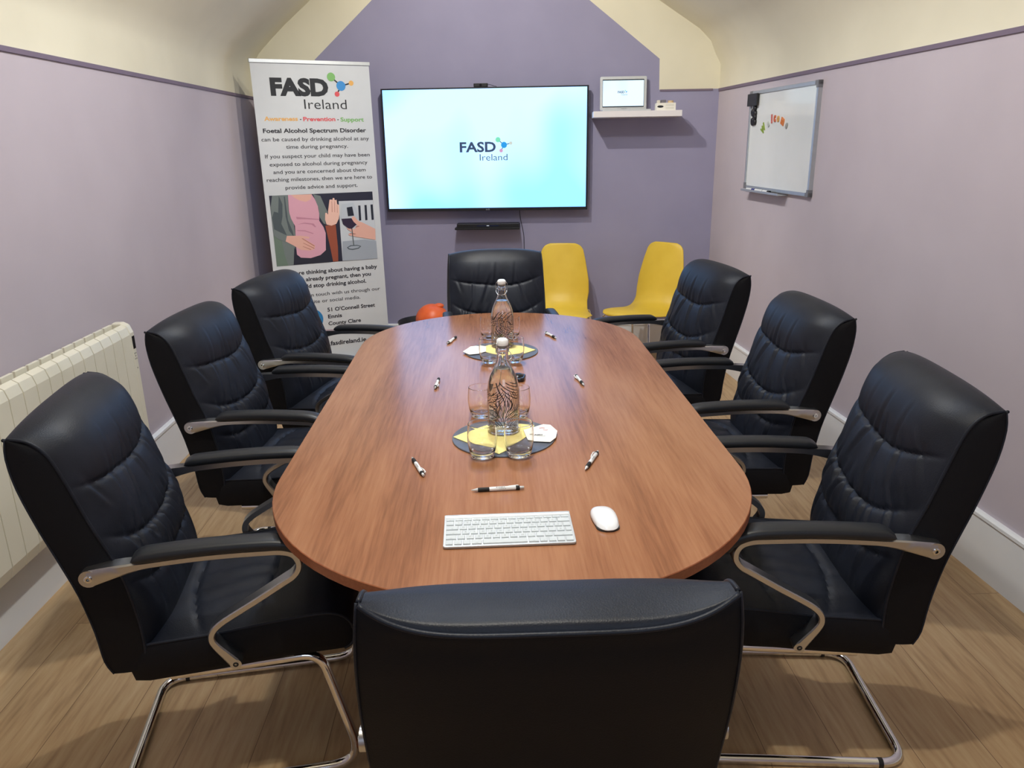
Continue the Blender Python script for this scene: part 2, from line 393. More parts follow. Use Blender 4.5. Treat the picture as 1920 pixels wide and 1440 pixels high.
# gable wall: mauve inside, cream border following the roof line
BT = math.atan(SL)
def backframe(o): o.location = (0, 5.776, 0); o.rotation_euler = (0, 0, BT)
kx = cos(BT)
pur = [(-1.75, 0), (1.75, 0), (1.75, CREAMZ), (1.23, CREAMZ), (1.225, 2.093), (.737, 2.47), (-.03, 3.07), (-.747, 2.502), (-1.177, 2.132), (-1.185, CREAMZ), (-1.75, CREAMZ)]
creamR = [(1.23, CREAMZ), (1.75, CREAMZ), (1.75, 3.25), (-.03, 3.25), (-.03, 3.07), (.737, 2.47), (1.225, 2.093)]
creamL = [(-1.185, CREAMZ), (-1.177, 2.132), (-.747, 2.502), (-.03, 3.07), (-.03, 3.25), (-1.75, 3.25), (-1.75, CREAMZ)]
mb = MB()
for poly, mi in ((pur, 0), (creamR, 1), (creamL, 1)):
    n = len(poly)
    mb.add([(x, 0, z) for x, z in poly]+[(x, .1, z) for x, z in poly], [tuple(range(n-1, -1, -1)), tuple(range(n, 2*n))], mi)
    mb.add([(x, 0, z) for x, z in poly]+[(x, .1, z) for x, z in poly], [(i, (i+1) % n, n+(i+1) % n, n+i) for i in range(n)] if mi == 0 else [], mi)
wb = MB(); wb.v = mb.v; wb.f = mb.f; wb.m = mb.m
o = wb.build('wall_back', [M_PURPLE2, M_CREAM]); backframe(o); struct(o)
# ceiling: upper walls, curved haunch, slopes and flat, lofted between rear and gable
profL = [(XL, CREAMZ), (XL, 2.04), (XL+.015, 2.10), (XL+.065, 2.18), (-1.462, 2.275), (-1.366, 2.358), (-1.171, 2.511), (-.50, 3.04), (-.44, 3.06)]
profR = [(.23, 3.06), (.30, 3.04), (1.203, 2.46), (1.484, 2.279), (1.565, 2.20), (1.60, 2.12), (XRB, 2.05), (XRB, CREAMZ)]
mb = MB(); rows = []
for k in range(9):
    t = k/8; row = []; off = []
    for x, z in profL: row.append((x, Y0+(YLB+.05-Y0)*t, z))
    for x, z in profR:
        y = Y0+(yb(x)+.05-Y0)*t; w = max(0, min(1, (x-.23)/(XRB-.23)))
        row.append((x+w*(xr(y)-xr(YRB)), y, z))
    for i in range(len(profL)): row[i] = (row[i][0], Y0+(yb(profL[i][0])+.05-Y0)*t, row[i][2])
    rows.append(row)
mb.grid(rows)
o = struct(mb.build('ceiling', M_CREAM, smooth=True, angle=50))
# rear wall with an unseen window added behind the rear fill light
mb = MB(); X1 = xr(Y0)
mb.box(XL-.1, -.5, Y0-.15, Y0, 0, 3.2); mb.box(1.1, X1+.1, Y0-.15, Y0, 0, 3.2); mb.box(-.5, 1.1, Y0-.15, Y0, 0, 1.0); mb.box(-.5, 1.1, Y0-.15, Y0, 2.2, 3.2)
struct(mb.build('wall_rear', M_PURPLE))
mb = MB()
for x0, x1, z0, z1 in ((-.5, -.44, 1, 2.2), (1.04, 1.1, 1, 2.2), (-.44, 1.04, 1, 1.06), (-.44, 1.04, 2.14, 2.2), (.27, .33, 1.06, 2.14)): mb.box(x0, x1, Y0-.12, Y0-.05, z0, z1)
w = struct(mb.build('added_window_1', M_WHITE)); mb = MB(); mb.box(-.44, 1.04, Y0-.09, Y0-.084, 1.06, 2.14); mb.build('added_window_pane', M_GLASS, w)
# thin dark mauve strips under the cream band
mb = MB(); mb.box(XL, XL+.007, Y0, YLB-.005, CREAMZ-.017, CREAMZ+.001); struct(mb.build('trim_1', M_STRIP))
mb = MB(); mb.prism([(xr(Y0)-.007, Y0), (xr(Y0), Y0), (xr(YRB), YRB-.004), (xr(YRB)-.007, YRB-.004)], CREAMZ-.017, CREAMZ+.001); struct(mb.build('trim_2', M_STRIP))
mb = MB(); mb.box(1.235, 1.60, -.005, 0, CREAMZ-.012, CREAMZ+.001); o = mb.build('trim_3', M_STRIP); backframe(o); struct(o)
mb = MB(); mb.box(-1.62, -1.19, -.005, 0, CREAMZ-.012, CREAMZ+.001); o = mb.build('trim_4', M_STRIP); backframe(o); struct(o)
# tall white baseboards with a small moulded top
BH = .238
def base_prof(mb, a, b, inn):
    """a,b xy ends; inn = inward normal"""
    n = Vector(inn).normalized(); pr = [(0, 0), (.016, 0), (.016, BH-.022), (.022, BH-.018), (.022, BH-.006), (.016, BH), (0, BH)]
    A = [(a[0]+n.x*d, a[1]+n.y*d, z) for d, z in pr]; B = [(b[0]+n.x*d, b[1]+n.y*d, z) for d, z in pr]; k = len(pr)
    mb.add(A+B, [tuple(range(k)), tuple(range(2*k-1, k-1, -1))]+[(i, (i+1) % k, k+(i+1) % k, k+i) for i in range(k)])
mb = MB(); base_prof(mb, (XL, Y0), (XL, YLB), (1, 0)); struct(mb.build('baseboard_left', M_BASE))
mb = MB(); base_prof(mb, (xr(Y0), Y0), (xr(YRB), YRB), (-1, -.049)); struct(mb.build('baseboard_right', M_BASE))
mb = MB(); base_prof(mb, (XL, YLB), (XRB, YRB), (SL, -1)); struct(mb.build('baseboard_back', M_BASE))

# ------------------------------------------------------------------ conference table (one thing)
TZ = .74; TCX = .05; TR = .595; TY0, TY1 = 1.83, 3.20
tbl = empty('conference_table', (TCX, 2.515, 0), 0, 'long oval boardroom table with cherry wood top in the middle of the room', 'table')
def stadium(r, n=40):
    p = arc(0, TY1-2.515, r, 0, 180, n)+arc(0, TY0-2.515, r, 180, 360, n); return p
mb = MB(); n = len(stadium(TR))
lay = [(TR-.0015, TZ), (TR, TZ-.0015), (TR, TZ-.0235), (TR-.0015, TZ-.025)]
vs = []
for r, z in lay: vs += [(x, y, z) for x, y in stadium(r)]
fs = [tuple(range(n))]
ms = [0]
mb.add(vs, [tuple(range(n))], 0)
mb.add(vs, [(k*n+i, k*n+(i+1) % n, (k+1)*n+(i+1) % n, (k+1)*n+i) for k in range(3) for i in range(n)], 1)
mb.add(vs, [tuple(range(4*n-1, 3*n-1, -1))], 1)
mb.build('tabletop', [M_WOOD, M_WOOD_EDGE], tbl, smooth=True, angle=30)
for yy in (-.93, .93):
    mb = MB(); mb.rbox(-.345, .345, yy-.014, yy+.014, .03, .715, .006); mb.build('panel_leg', M_WOOD_EDGE, tbl, bevel=.002)
    mb = MB(); mb.rbox(-.36, .36, yy-.04, yy+.04, 0, .03, .02); mb.build('foot_rail', M_WOOD_EDGE, tbl, bevel=.004)
mb = MB(); mb.box(-.012, .012, -.916, .916, .30, .714); mb.build('modesty_panel', M_WOOD_EDGE, tbl)

# ------------------------------------------------------------------ leather cantilever chair
rng = random.Random(7)
HW = .250                                                   # half width at the piping
E_front = [(-.165, .400), (-.163, .50), (-.176, .608), (-.192, .68), (-.22, .755), (-.246, .835), (-.266, .897), (-.287, .945), (-.318, .973), (-.353, .981)]
E_rear = [(-.205, .388), (-.238, .392), (-.251, .43), (-.256, .51), (-.272, .61), (-.298, .70), (-.324, .78), (-.350, .872), (-.360, .94), (-.356, .981)]
def halfw(z): return HW + .004*sin(pi*min(max((z-.4)/.58, 0), 1))
folds = []
for k in range(22):                                          # gathered creases leaving the seams
    u = -.85+1.7*k/21+rng.uniform(-.05, .05); side = (1, 0, 1, 2)[k % 4]
    folds.append((u, side, rng.uniform(-.14, .14)+.10*(u > 0)-.05, rng.uniform(.04, .11), rng.uniform(.0035, .0080), rng.uniform(.020, .034)))
def seam(u, k):
    base, dip = ((.866, .036), (.742, .066), (.620, .040))[k]
    return base - dip*(1-abs(u)**1.8) + .004*sin(u*5+k)
def back_h(u, z):
    """cushion relief: puffed bands split by smile seams, gathered folds running off them"""
    h = 0.0; s = [seam(u, k) for k in range(3)]
    bands = [(.40, s[2]), (s[2], s[1]), (s[1], s[0]), (s[0], 1.06)]
    for a, b in bands:
        if a <= z < b:
            f = (z-a)/(b-a); h += .012*(sin(pi*min(max(f, 0), 1))**.6 if 0 < f < 1 else 0)
    for k in range(3): h -= .0040*exp(-((z-s[k])/.0050)**2)*(1-abs(u)**8)
    if z > s[0]:                                             # dart seams in the head roll
        for u0, a0 in ((-.34, .0030), (.06, .0045), (.40, .0022)):
            f = min(1, (z-s[0])/.115); h += (-a0*exp(-((u-u0+.06*f)/.020)**2)+a0*.7*exp(-((u-u0+.06*f-.06)/.035)**2))*(1-f**2)
    for u0, side, sl, ln, am, wd in folds:
        zs = seam(u0, side); d = zs-z                        # below the seam
        if 0 < d < ln:
            uc = u0+sl*(d/ln); env = min(1, d/.008)*(1-(d/ln)**2)
            h += am*(-exp(-((u-uc)/wd)**2)+.8*exp(-((u-uc-wd*2.2)/(wd*1.3))**2))*env
        d2 = z-zs; l2 = ln*.7
        if 0 < d2 < l2:
            uc = u0-.8*sl*(d2/l2); env = min(1, d2/.008)*(1-d2/l2)
            h += am*.7*(-exp(-((u-uc)/wd)**2)+.8*exp(-((u-uc-wd*2.2)/(wd*1.3))**2))*env
    # long drag wrinkles in the lumbar band
    zl = z-.69
    h += .0026*sin(15*abs(u)+24*zl)*exp(-(zl/.07)**2)*(1-abs(u)**3)
    return h
# matching control points: piping edge and cushion centre line, bottom -> head roll -> rear seam
E_all = E_front[:8]+[(-.320, .974), (-.346, .981), (-.356, .981), (-.357, .981), (-.358, .980)]
C_base = [(-.128, .405), (-.118, .50), (-.134, .608), (-.152, .68), (-.178, .755), (-.200, .835), (-.216, .897)]
C_full = C_base+[(-.241, .950), (-.275, .985), (-.315, 1.004), (-.350, .998), (-.371, .970), (-.375, .938)]
C_flat = C_base+[(-.241, .928), (-.272, .940), (-.308, .947), (-.344, .951), (-.368, .950), (-.376, .940)]   # worn flatter head roll
def back_front_rows(C_all, nu=96, sub=14):
    E = catmull([(0, a, b) for a, b in E_all], sub); Cn = catmull([(0, a, b) for a, b in C_all], sub); rows = []
    n = len(E)
    for i in range(n):
        e, c = E[i], Cn[i]; t = (Cn[min(i+1, n-1)]-Cn[max(i-1, 0)]).normalized(); nr = Vector((0, t.z, -t.y))
        top = max(0, min(1, (i/sub-7)/2)); fade = min(1, i/8)*(1-max(0, min(1, (i/sub-8.5)/2)))
        w = halfw(min(e.z, .98)); r = []
        for j in range(nu+1):
            u = -1+2*j/nu; s = 1-abs(u)**(4.5-(1.9*top if C_all is C_full else 0)); s -= (.10 if C_all is C_flat else .02)*top*s*(1-u*u)**2*(1-max(0, i/sub-10)/2)
            y = e.y+(c.y-e.y)*s; z = e.z+(c.z-e.z)*s
            zz = e.z+(c.z-e.z)*.5 if i/sub < 8 else .99
            h = (back_h(u, e.z)-.006)*(1-abs(u)**6)*fade
            r.append((w*u, y+nr.y*h, z+nr.z*h))
        rows.append(r)
    return rows
def make_chair(C_all=C_full):
    root = empty('leather_armchair')
    rows = back_front_rows(C_all)
    mb = MB(); mb.grid(rows)
    seamrow = rows[-1]
    nu = len(seamrow)-1; nz = 26
    R = [(0, a, b) for a, b in E_rear][::-1]                 # top -> bottom
    rr = []
    for i in range(nz+1):
        t = i/nz; p = lerp_path(R[:-1], t); r = []
        for j in range(nu+1):
            u = -1+2*j/nu; wq = halfw(p.z)+.013*sin(pi*min(1, max(0, (1-t)*1.0+.0)))**.6*(1 if t > 0 else 0)*(.6+.4*(1-t))
            bulge = .012*(1-abs(u)**3)*sin(pi*min(1, t*1.02))**.5
            if i == 0: r.append(seamrow[j]); continue
            f = min(1, i/6); ez = p.z
            zc = seamrow[j][2]*(1-f)+p.z*f if i < 6 else p.z
            # below the seam the panel hangs from the seam curve
            ztop = seamrow[j][2]; z = ztop+(R[-2][2]-ztop)*t if i < 8 else p.z+(0)*(1-f)
            z = ztop + (.392-ztop)*t
            py = lerp_path(R[:-1], min(1, max(0, (.981-z)/(.981-.392)))).y
            wq = halfw(z)+.014*sin(pi*min(1, max(0, (z-.36)/.64)))**.7
            r.append((wq*u, py-bulge-.004*(1-abs(u)**4), z))
        rr.append(r)
    mb.grid(rr, 1, True)
    # side panels between piping edge and rear edge
    for sg in (-1, 1):
        side = []
        for i in range(31):
            t = i/30; z = .392+(.981-.392)*t
            # front y at height z
            def yat(path, z):
                q = sorted(path, key=lambda p: p[1])
                for a, b in zip(q, q[1:]):
                    if a[1] <= z <= b[1]:
                        f = (z-a[1])/max(b[1]-a[1], 1e-9); return a[0]+(b[0]-a[0])*f
                return q[0][0] if z < q[0][1] else q[-1][0]
            yf = yat(E_front, z); yr = yat(E_rear[1:], z)
            wf = halfw(z); wr = halfw(z)+.014*sin(pi*min(1, max(0, (z-.36)/.64)))**.7
            side.append([(sg*(wf+(wr-wf)*k/6+.004*sin(pi*k/6)), yf+(yr-yf)*k/6, z) for k in range(7)])
        mb.grid(side, 1, sg < 0)
    # underside
    mb.add([(-.25, -.165, .40), (.25, -.165, .40), (.25, -.238, .392), (-.25, -.238, .392)], [(0, 1, 2, 3)], 1)
    back = mb.build('backrest', [M_LEATHER, M_LEATHER_B], root, smooth=True, angle=60)
    # piping along both side seams and the rear top seam
    for sg in (-1, 1):
        mb = MB(); mb.tube(catmull([(sg*halfw(z), y, z) for y, z in E_front], 4), .0038, 7); mb.build('piping', M_LEATHER, back, smooth=True)
        mb = MB(); mb.tube(catmull([(sg*(halfw(z)+.014*sin(pi*min(1, max(0, (z-.36)/.64)))**.7), y, z) for y, z in E_rear[1:]], 3), .0022, 6); mb.build('piping', M_LEATHER, back, smooth=True)
    mb = MB(); mb.tube([(x, y-.002, z) for x, y, z in seamrow], .0038, 7); mb.build('piping', M_LEATHER, back, smooth=True)
    # seat
    mb = MB(); SW = .248
    top = [(-.165, .452), (-.10, .457), (0, .462), (.10, .473), (.20, .481), (.262, .480)]
    nose = [(.262, .480), (.295, .462), (.310, .430), (.305, .395), (.285, .380)]
    rear = [(-.165, .452), (-.19, .430), (-.204, .395), (-.196, .362), (-.165, .357)]
    bot = [(-.165, .357), (0, .365), (.15, .377), (.285, .380)]
    rows = []; nu = 44; nv = 56
    for i in range(nv+1):
        t = i/nv; p = lerp_path([(0, a, b) for a, b in top], t); r = []
        for j in range(nu+1):
            u = -1+2*j/nu
            s = (1-abs(u)**4)
            yy = p.y; e = min(1, t/.06)*min(1, (1-t)/.05+.35)
            s1 = -.085+.05*u*u; s2 = .115-.045*u*u            # two cross seams, bowed
            h = .020*s*e
            for sm in (s1, s2): h -= .0065*exp(-((yy-sm)/.0055)**2)*s
            for a, b in ((-.165, s1), (s1, s2), (s2, .262)):
                if a <= yy < b: f = (yy-a)/(b-a); h += .008*(sin(pi*f)**.6 if 0 < f < 1 else 0)*s
            h += .0022*sin(23*u+40*yy*u)*s*exp(-((yy-.02)/.09)**2)
            for k, (u0, side, sl, ln, am, wd) in enumerate(folds[:18:2]):
                ys = s1 if k % 2 else s2; d = (yy-ys)*(1 if k % 3 else -1)
                if 0 < d < ln: h -= am*.8*exp(-((u-u0-sl*d/ln)/.03)**2)*sin(pi*d/ln)
            r.append((SW*u, yy+(.012*s if t > .98 else 0), p.z+h))
        rows.append(r)
    mb.grid(rows)
    nr = []
    for i in range(11):
        t = i/10; p = lerp_path([(0, a, b) for a, b in nose], t); r = []
        for j in range(nu+1):
            u = -1+2*j/nu; s = (1-abs(u)**4)
            if i == 0: r.append(rows[-1][j])
            else: r.append((SW*u, p.y+.014*s*sin(pi*min(1, t*.8+.2)), p.z+.008*s*(1-t)))
        nr.append(r)
    mb.grid(nr)
    rr = []
    for i in range(9):
        t = i/8; p = lerp_path([(0, a, b) for a, b in rear], t)
        rr.append([rows[0][j] if i == 0 else (SW*(-1+2*j/nu), p.y, p.z) for j in range(nu+1)])
    mb.grid(rr, 1, True)
    mb.grid([[(SW*(-1+2*j/nu), lerp_path([(0, a, b) for a, b in bot], i/6).y, lerp_path([(0, a, b) for a, b in bot], i/6).z) for j in range(nu+1)] for i in range(7)], 1, True)
    outline = [(a, b) for a, b in top]+nose[1:]+bot[::-1][1:]+rear[::-1][1:-1]
    cy, cz = .05, .42
    for sg in (-1, 1):
        ring0 = [(sg*SW, a, b) for a, b in outline]; ring1 = [(sg*(SW+.007), cy+(a-cy)*.93, cz+(b-cz)*.72) for a, b in outline]; k = len(outline)
        mb.add(ring0+ring1, [(i, (i+1) % k, k+(i+1) % k, k+i) for i in range(k)]+[tuple(range(k, 2*k))], 1)
    seat = mb.build('seat', [M_LEATHER, M_LEATHER_B], root, smooth=True, angle=50)
    for sg in (-1, 1):
        mb = MB(); mb.tube(catmull([(sg*SW, a, b) for a, b in rear[::-1][2:]+top[1:]+nose[1:]], 4), .0038, 7)
        mb.build('piping', M_LEATHER, seat, smooth=True)
    # arms: flat cast aluminium loop folding back to the seat side
    path = catmull([(0, a, b) for a, b in ((-.238, .661), (-.15, .676), (-.05, .682), (.04, .683), (.13, .680), (.168, .677), (.191, .668), (.202, .650), (.201, .630), (.188, .612), (.164, .597), (.095, .556), (.042, .526), (.014, .508), (-.003, .490), (-.007, .470), (.002, .450), (.020, .425), (.038, .400))], 5)
    L_ = [0]
    for a, b in zip(path, path[1:]): L_.append(L_[-1]+(b-a).length)
    tot = L_[-1]
    def thick(d):
        if d < .12: return .020-.0125*(d/.12)
        if d > tot-.09: return .0075+.0055*((d-tot+.09)/.09)
        return .0075
    for sg in (-1, 1):
        mb = MB(); ringv = []; xi, xo = .2535, .289
        for i, p in enumerate(path):
            t = (path[min(i+1, len(path)-1)]-path[max(i-1, 0)]).normalized(); n = Vector((0, -t.z, t.y)); h = thick(L_[i])
            e = .003
            for (x, k) in ((xi, 1), (xo-e, 1), (xo, .7), (xo, -.7), (xo-e, -1), (xi, -1)): ringv.append((sg*x, p.y+n.y*h*k, p.z+n.z*h*k))
        m_ = 6
        mb.add(ringv, [(i*m_+j, i*m_+(j+1) % m_, (i+1)*m_+(j+1) % m_, (i+1)*m_+j) for i in range(len(path)-1) for j in range(m_)])
        for c, rr_ in ((path[0], .020), (path[-1], .013)):   # rounded ends
            rg = [(c.y+rr_*cos(2*pi*k/20), c.z+rr_*sin(2*pi*k/20)) for k in range(20)]
            mb.add([(sg*xi, a, b) for a, b in rg]+[(sg*(xo-.0005), a, b) for a, b in rg], [tuple(range(20)), tuple(range(39, 19, -1))]+[(i, (i+1) % 20, 20+(i+1) % 20, 20+i) for i in range(20)])
        arm = mb.build('arm_frame', M_ALU, root, smooth=True, angle=35, merge=False)
        # pad
        mb = MB(); pp = [(0, -.148, .692), (0, -.10, .6965), (0, 0, .6995), (0, .10, .698), (0, .17, .692), (0, .212, .672), (0, .225, .650)]
        cp = catmull(pp, 6); rows = []; N_ = len(cp)
        for i, p in enumerate(cp):
            t = (cp[min(i+1, N_-1)]-cp[max(i-1, 0)]).normalized(); n = Vector((0, -t.z, t.y))
            f = min(1, i/4, (N_-1-i)/3); f = sqrt(max(f, .0))*.98+.02
            ring = []
            for k in range(17):
                a = 2*pi*k/16; cx_ = .271; rx = .027*(.75+.25*f); rz = .0145*f
                ca, sa = cos(a), sin(a); q = lambda v: (abs(v)**.7)*(1 if v >= 0 else -1)
                ring.append((sg*(cx_+rx*q(ca)), p.y+n.y*rz*(q(sa)+.25), p.z+n.z*rz*(q(sa)+.25)))
            rows.append(ring)
        mb.grid(rows); k0 = rows[0]; mb.add(k0[:-1], [tuple(range(16))]); mb.add(rows[-1][:-1], [tuple(range(16))])
        mb.build('arm_pad', M_PAD, arm, smooth=True)
        mb = MB()
        def bolt(y, z, r, h):
            pr = [(r, 0), (r, h), (r*.8, h+.0012), (r*.45, h+.0012), (r*.42, h*.2), (0.0001, h*.2)]
            for i in range(len(pr)-1):
                pass
            k = len(mb.v); sgm = 16
            for rr_, hh in pr:
                for j in range(sgm): a = 2*pi*j/sgm; mb.v.append((sg*(xo-.001+hh), y+rr_*cos(a), z+rr_*sin(a)))
            for i in range(len(pr)-1):
                for j in range(sgm): mb.face((k+i*sgm+j, k+i*sgm+(j+1) % sgm, k+(i+1)*sgm+(j+1) % sgm, k+(i+1)*sgm+j))
        bolt(-.238, .661, .0085, .0025)
        mb.build('bolt', M_CHROME, arm, smooth=True, angle=30)
        mb = MB(); bolt(.038, .400, .0065, .0012); mb.build('bolt', M_BLACK, arm, smooth=True, angle=30)
    # cantilever sled tube
    mb = MB(); r = .0125; X = .225
    pts = [(-X+.02, -.13, .335), (-X+.02, .22, .345), (-X, .305, .0127), (-X, -.285, .0127), (X, -.285, .0127), (X, .305, .0127), (X-.02, .22, .345), (X-.02, -.13, .335)]
    mb.tube(rounded(pts, [.06, .07, .065, .065, .07, .06], 8), r, 14)
    fr = mb.build('sled_frame', M_CHROME, root, smooth=True, angle=60)
    mb = MB(); mb.box(-.215, .215, -.14, -.10, .345, .362); mb.box(-.215, .215, .12, .16, .352, .372); mb.build('seat_bracket', M_ALU, root, bevel=.002)
    for sx in (-1, 1):
        for yy in (-.22,):
            mb = MB(); mb.tube([(sx*X, yy-.006, .0128), (sx*X, yy+.006, .0128)], .0131, 12); mb.build('glide', M_BLACK, fr, smooth=True, angle=50)
    return root

chair0 = make_chair()
CHAIRS = [
 (-.690, 1.817, -81.3, 'black leather chair nearest the camera on the left side, in front of the white radiator'),
 (-.742, 2.703, -94.6, 'middle black leather chair of the three along the left side of the table'),
 (-.675, 3.425, -103.2, 'furthest black leather chair on the left side, in front of the roll-up banner'),
 (.779, 1.810, 85.0, 'black leather chair nearest the camera on the right side of the table'),
 (.841, 2.678, 92.2, 'middle black leather chair of the three along the right side of the table'),
 (.752, 3.498, 100.9, 'furthest black leather chair on the right side, closest to the whiteboard'),
 (.063, 3.873, 183.3, 'black leather chair at the far head of the table below the television'),
 (.072, 1.232, -.2, 'black leather chair in the foreground with its plain back to the camera'),
]
for i, (x, y, a, lab) in enumerate(CHAIRS):
    o = chair0 if i == 0 else (make_chair(C_flat) if i == 7 else copy_tree(chair0))
    o.location = (x, y, 0); o.rotation_euler = (0, 0, rad(a)); tag(o, lab, 'chair', 'black leather chairs around the boardroom table')

# ------------------------------------------------------------------ yellow shell chairs
def make_yellow():
    root = empty('yellow_shell_chair')
    prof = catmull([(0, .240, .412), (0, .222, .432), (0, .15, .443), (0, .04, .436), (0, -.07, .432), (0, -.15, .450), (0, -.192, .500), (0, -.215, .56), (0, -.245, .68), (0, -.272, .79), (0, -.285, .845), (0, -.290, .868)], 6)
    n = len(prof)
    def wid(t):
        ks = [(0, .10), (.03, .150), (.10, .190), (.25, .222), (.38, .212), (.47, .186), (.53, .182), (.60, .194), (.70, .190), (.86, .166), (.95, .148), (.985, .125), (1.0, .085)]
        for a, b in zip(ks, ks[1:]):
            if t <= b[0]: f = (t-a[0])/(b[0]-a[0]); return a[1]+(b[1]-a[1])*f
        return ks[-1][1]
    rows = []
    for i in range(61):
        t = i/60; p = lerp_path(prof, t); q = lerp_path(prof, min(1, t+.01)); q0 = lerp_path(prof, max(0, t-.01)); tg = (q-q0).normalized()
        nrm = Vector((0, -tg.z, tg.y)) * -1
        nrm = Vector((0, tg.z, -tg.y))                       # toward the sitter is opposite
        w = wid(t); r = []
        dish = .020+.020*exp(-((t-.5)/.2)**2)
        for j in range(25):
            u = -1+2*j/24
            d = dish*(abs(u)**2.2)
            r.append((w*u, p.y-nrm.y*d*-1*(-1) if False else p.y+(-nrm.y)*(-d)*-1*1.0, p.z+(-nrm.z)*d))
        rows.append(r)
    mb = MB(); mb.grid(rows)
    sh = mb.build('seat_shell', M_YELLOW, root, smooth=True)
    so = sh.modifiers.new('solidify', 'SOLIDIFY'); so.thickness = .008; so.offset = 0
    sh.modifiers.new('sub', 'SUBSURF').render_levels = 1
    for sx in (-1, 1):
        for fy in (0, 1):
            mb = MB()
            if fy: pts = [(sx*.05, .06, .416), (sx*.16, .13, .410), (sx*.19, .155, .385), (sx*.225, .20, .0)]
            else: pts = [(sx*.05, -.04, .412), (sx*.16, -.16, .412), (sx*.20, -.205, .400), (sx*.235, -.27, .0)]
            mb.tube(rounded(pts, [.03, .03], 5), .0085, 10); mb.build('leg', M_CHROME, root, smooth=True, angle=60)
    mb = MB(); mb.box(-.07, .07, -.06, .08, .408, .430); mb.build('seat_mount', M_BLACK, root, bevel=.004)
    return root
y0 = make_yellow(); y0.location = (.50, 5.235, 0); y0.rotation_euler = (0, 0, rad(172))
tag(y0, 'yellow plastic shell chair by the back wall, partly hidden behind the far leather chair', 'chair', 'yellow shell chairs against the back wall')
y1 = copy_tree(y0); y1.location = (1.055, 5.265, 0); y1.rotation_euler = (0, 0, rad(134))
tag(y1, 'yellow plastic shell chair on thin chrome legs, in full view near the right corner', 'chair', 'yellow shell chairs against the back wall')

# ------------------------------------------------------------------ logo: word mark and four linked dots
def logo(mb, x0, x1, zb, cap, y, mats, ire=None, dots=None, k=1.0, bold=.045):
    put_text(mb, 'FASD', x0, x1, zb, cap, y, bold, mats[0])
    put_text(mb, 'Ireland', ire[0], ire[1], ire[2], ire[3], y, -.004, mats[0])
    (gx, gz, gr), (bx, bz, br), (ox, oz, orr), (rx, rz, rr) = dots
    w = gr*.32
    for (px, pz) in ((gx, gz), (ox, oz), (rx, rz)): bar2(mb, px, pz, bx, bz, w, y+.0001*0, mats[0])
    e = -.0004
    disc(mb, gx, gz, gr, y+e, mats[1]); disc(mb, bx, bz, br, y+e, mats[2]); disc(mb, ox, oz, orr, y+e, mats[3]); disc(mb, rx, rz, rr, y+e, mats[4])

# ------------------------------------------------------------------ television on the gable wall
tv = empty('television', (0, 5.776, 0), BT, 'large flat television on the back wall showing a pale cyan slide with a logo', 'television')
mb = MB(); mb.rbox(-.709, .738, -.088, -.045, 1.090, 1.927, .004)
mb.build('casing', M_BLACK, tv, bevel=.002)
mb = MB(); mb.box(-.25, .28, -.045, 0, 1.25, 1.75); mb.build('wall_bracket', M_BLACK, tv)
mb = MB(); mb.box(-.696, .725, -.0900, -.0875, 1.111, 1.917); scr = mb.build('screen', M_TV, tv)
ME = lambda n, c, s=1.4: mat(n, (0.01, 0.01, 0.01, 1), .5, emit=c, estr=s)
mb = MB(); mats_tv = [ME('screen_navy', S(48, 66, 98)), ME('screen_green', S(120, 220, 180)), ME('screen_blue', S(20, 150, 225)), ME('screen_sand', S(200, 205, 195)), ME('screen_pink', S(205, 150, 190))]
logo(mb, -.168, .088, 1.4985, .0635, -.0908, [0, 1, 2, 3, 4], (-.028, .169, 1.438, .044), ((.104, 1.578, .0175), (.146, 1.542, .021), (.194, 1.554, .0115), (.125, 1.504, .0125)), bold=.03)
mb.build('slide_logo', mats_tv, scr, merge=False)
mb = MB(); put_text(mb, 'LG', .008, .034, 1.0945, .009, -.0895, .02, 0); mb.build('maker_badge', mat('badge_grey', S(170, 172, 178), .4, metal=.5), tv, merge=False)
# webcam perched on the television
wc = empty('webcam', (0, 5.776, 0), BT, 'small black webcam perched on top of the television', 'webcam')
mb = MB(); mb.rbox(-.058, .040, -.092, -.055, 1.9272, 1.951, .008); mb.build('body', M_BLACK, wc, bevel=.003)
mb = MB(); k = 20; mb.add([(-.009+.009*cos(2*pi*i/k), -.0935, 1.939+.009*sin(2*pi*i/k)) for i in range(k)]+[(-.009+.009*cos(2*pi*i/k), -.090, 1.939+.009*sin(2*pi*i/k)) for i in range(k)], [tuple(range(k))]+[(i, (i+1) % k, k+(i+1) % k, k+i) for i in range(k)]); mb.build('lens', M_GLOSSBLK, wc)
mb = MB(); mb.tube(catmull([(.038, -.075, 1.945), (.06, -.074, 1.941), (.085, -.07, 1.932), (.10, -.045, 1.9290), (.10, -.03, 1.90)], 5), .0018, 6); mb.build('cable', M_BLACK, wc, smooth=True)
# hanging cable
mb = MB(); mb.tube(catmull([(.248, -.035, 1.12), (.250, -.012, 1.05), (.258, -.008, 1.0), (.272, -.006, .93), (.278, -.006, .84), (.277, -.006, .5), (.285, -.026, .20), (.30, -.03, .02)], 5), .0024, 7)
o = mb.build('power_cable', M_BLACK, smooth=True); backframe(o); tag(o, 'thin black cable hanging down the wall below the television', 'cable')
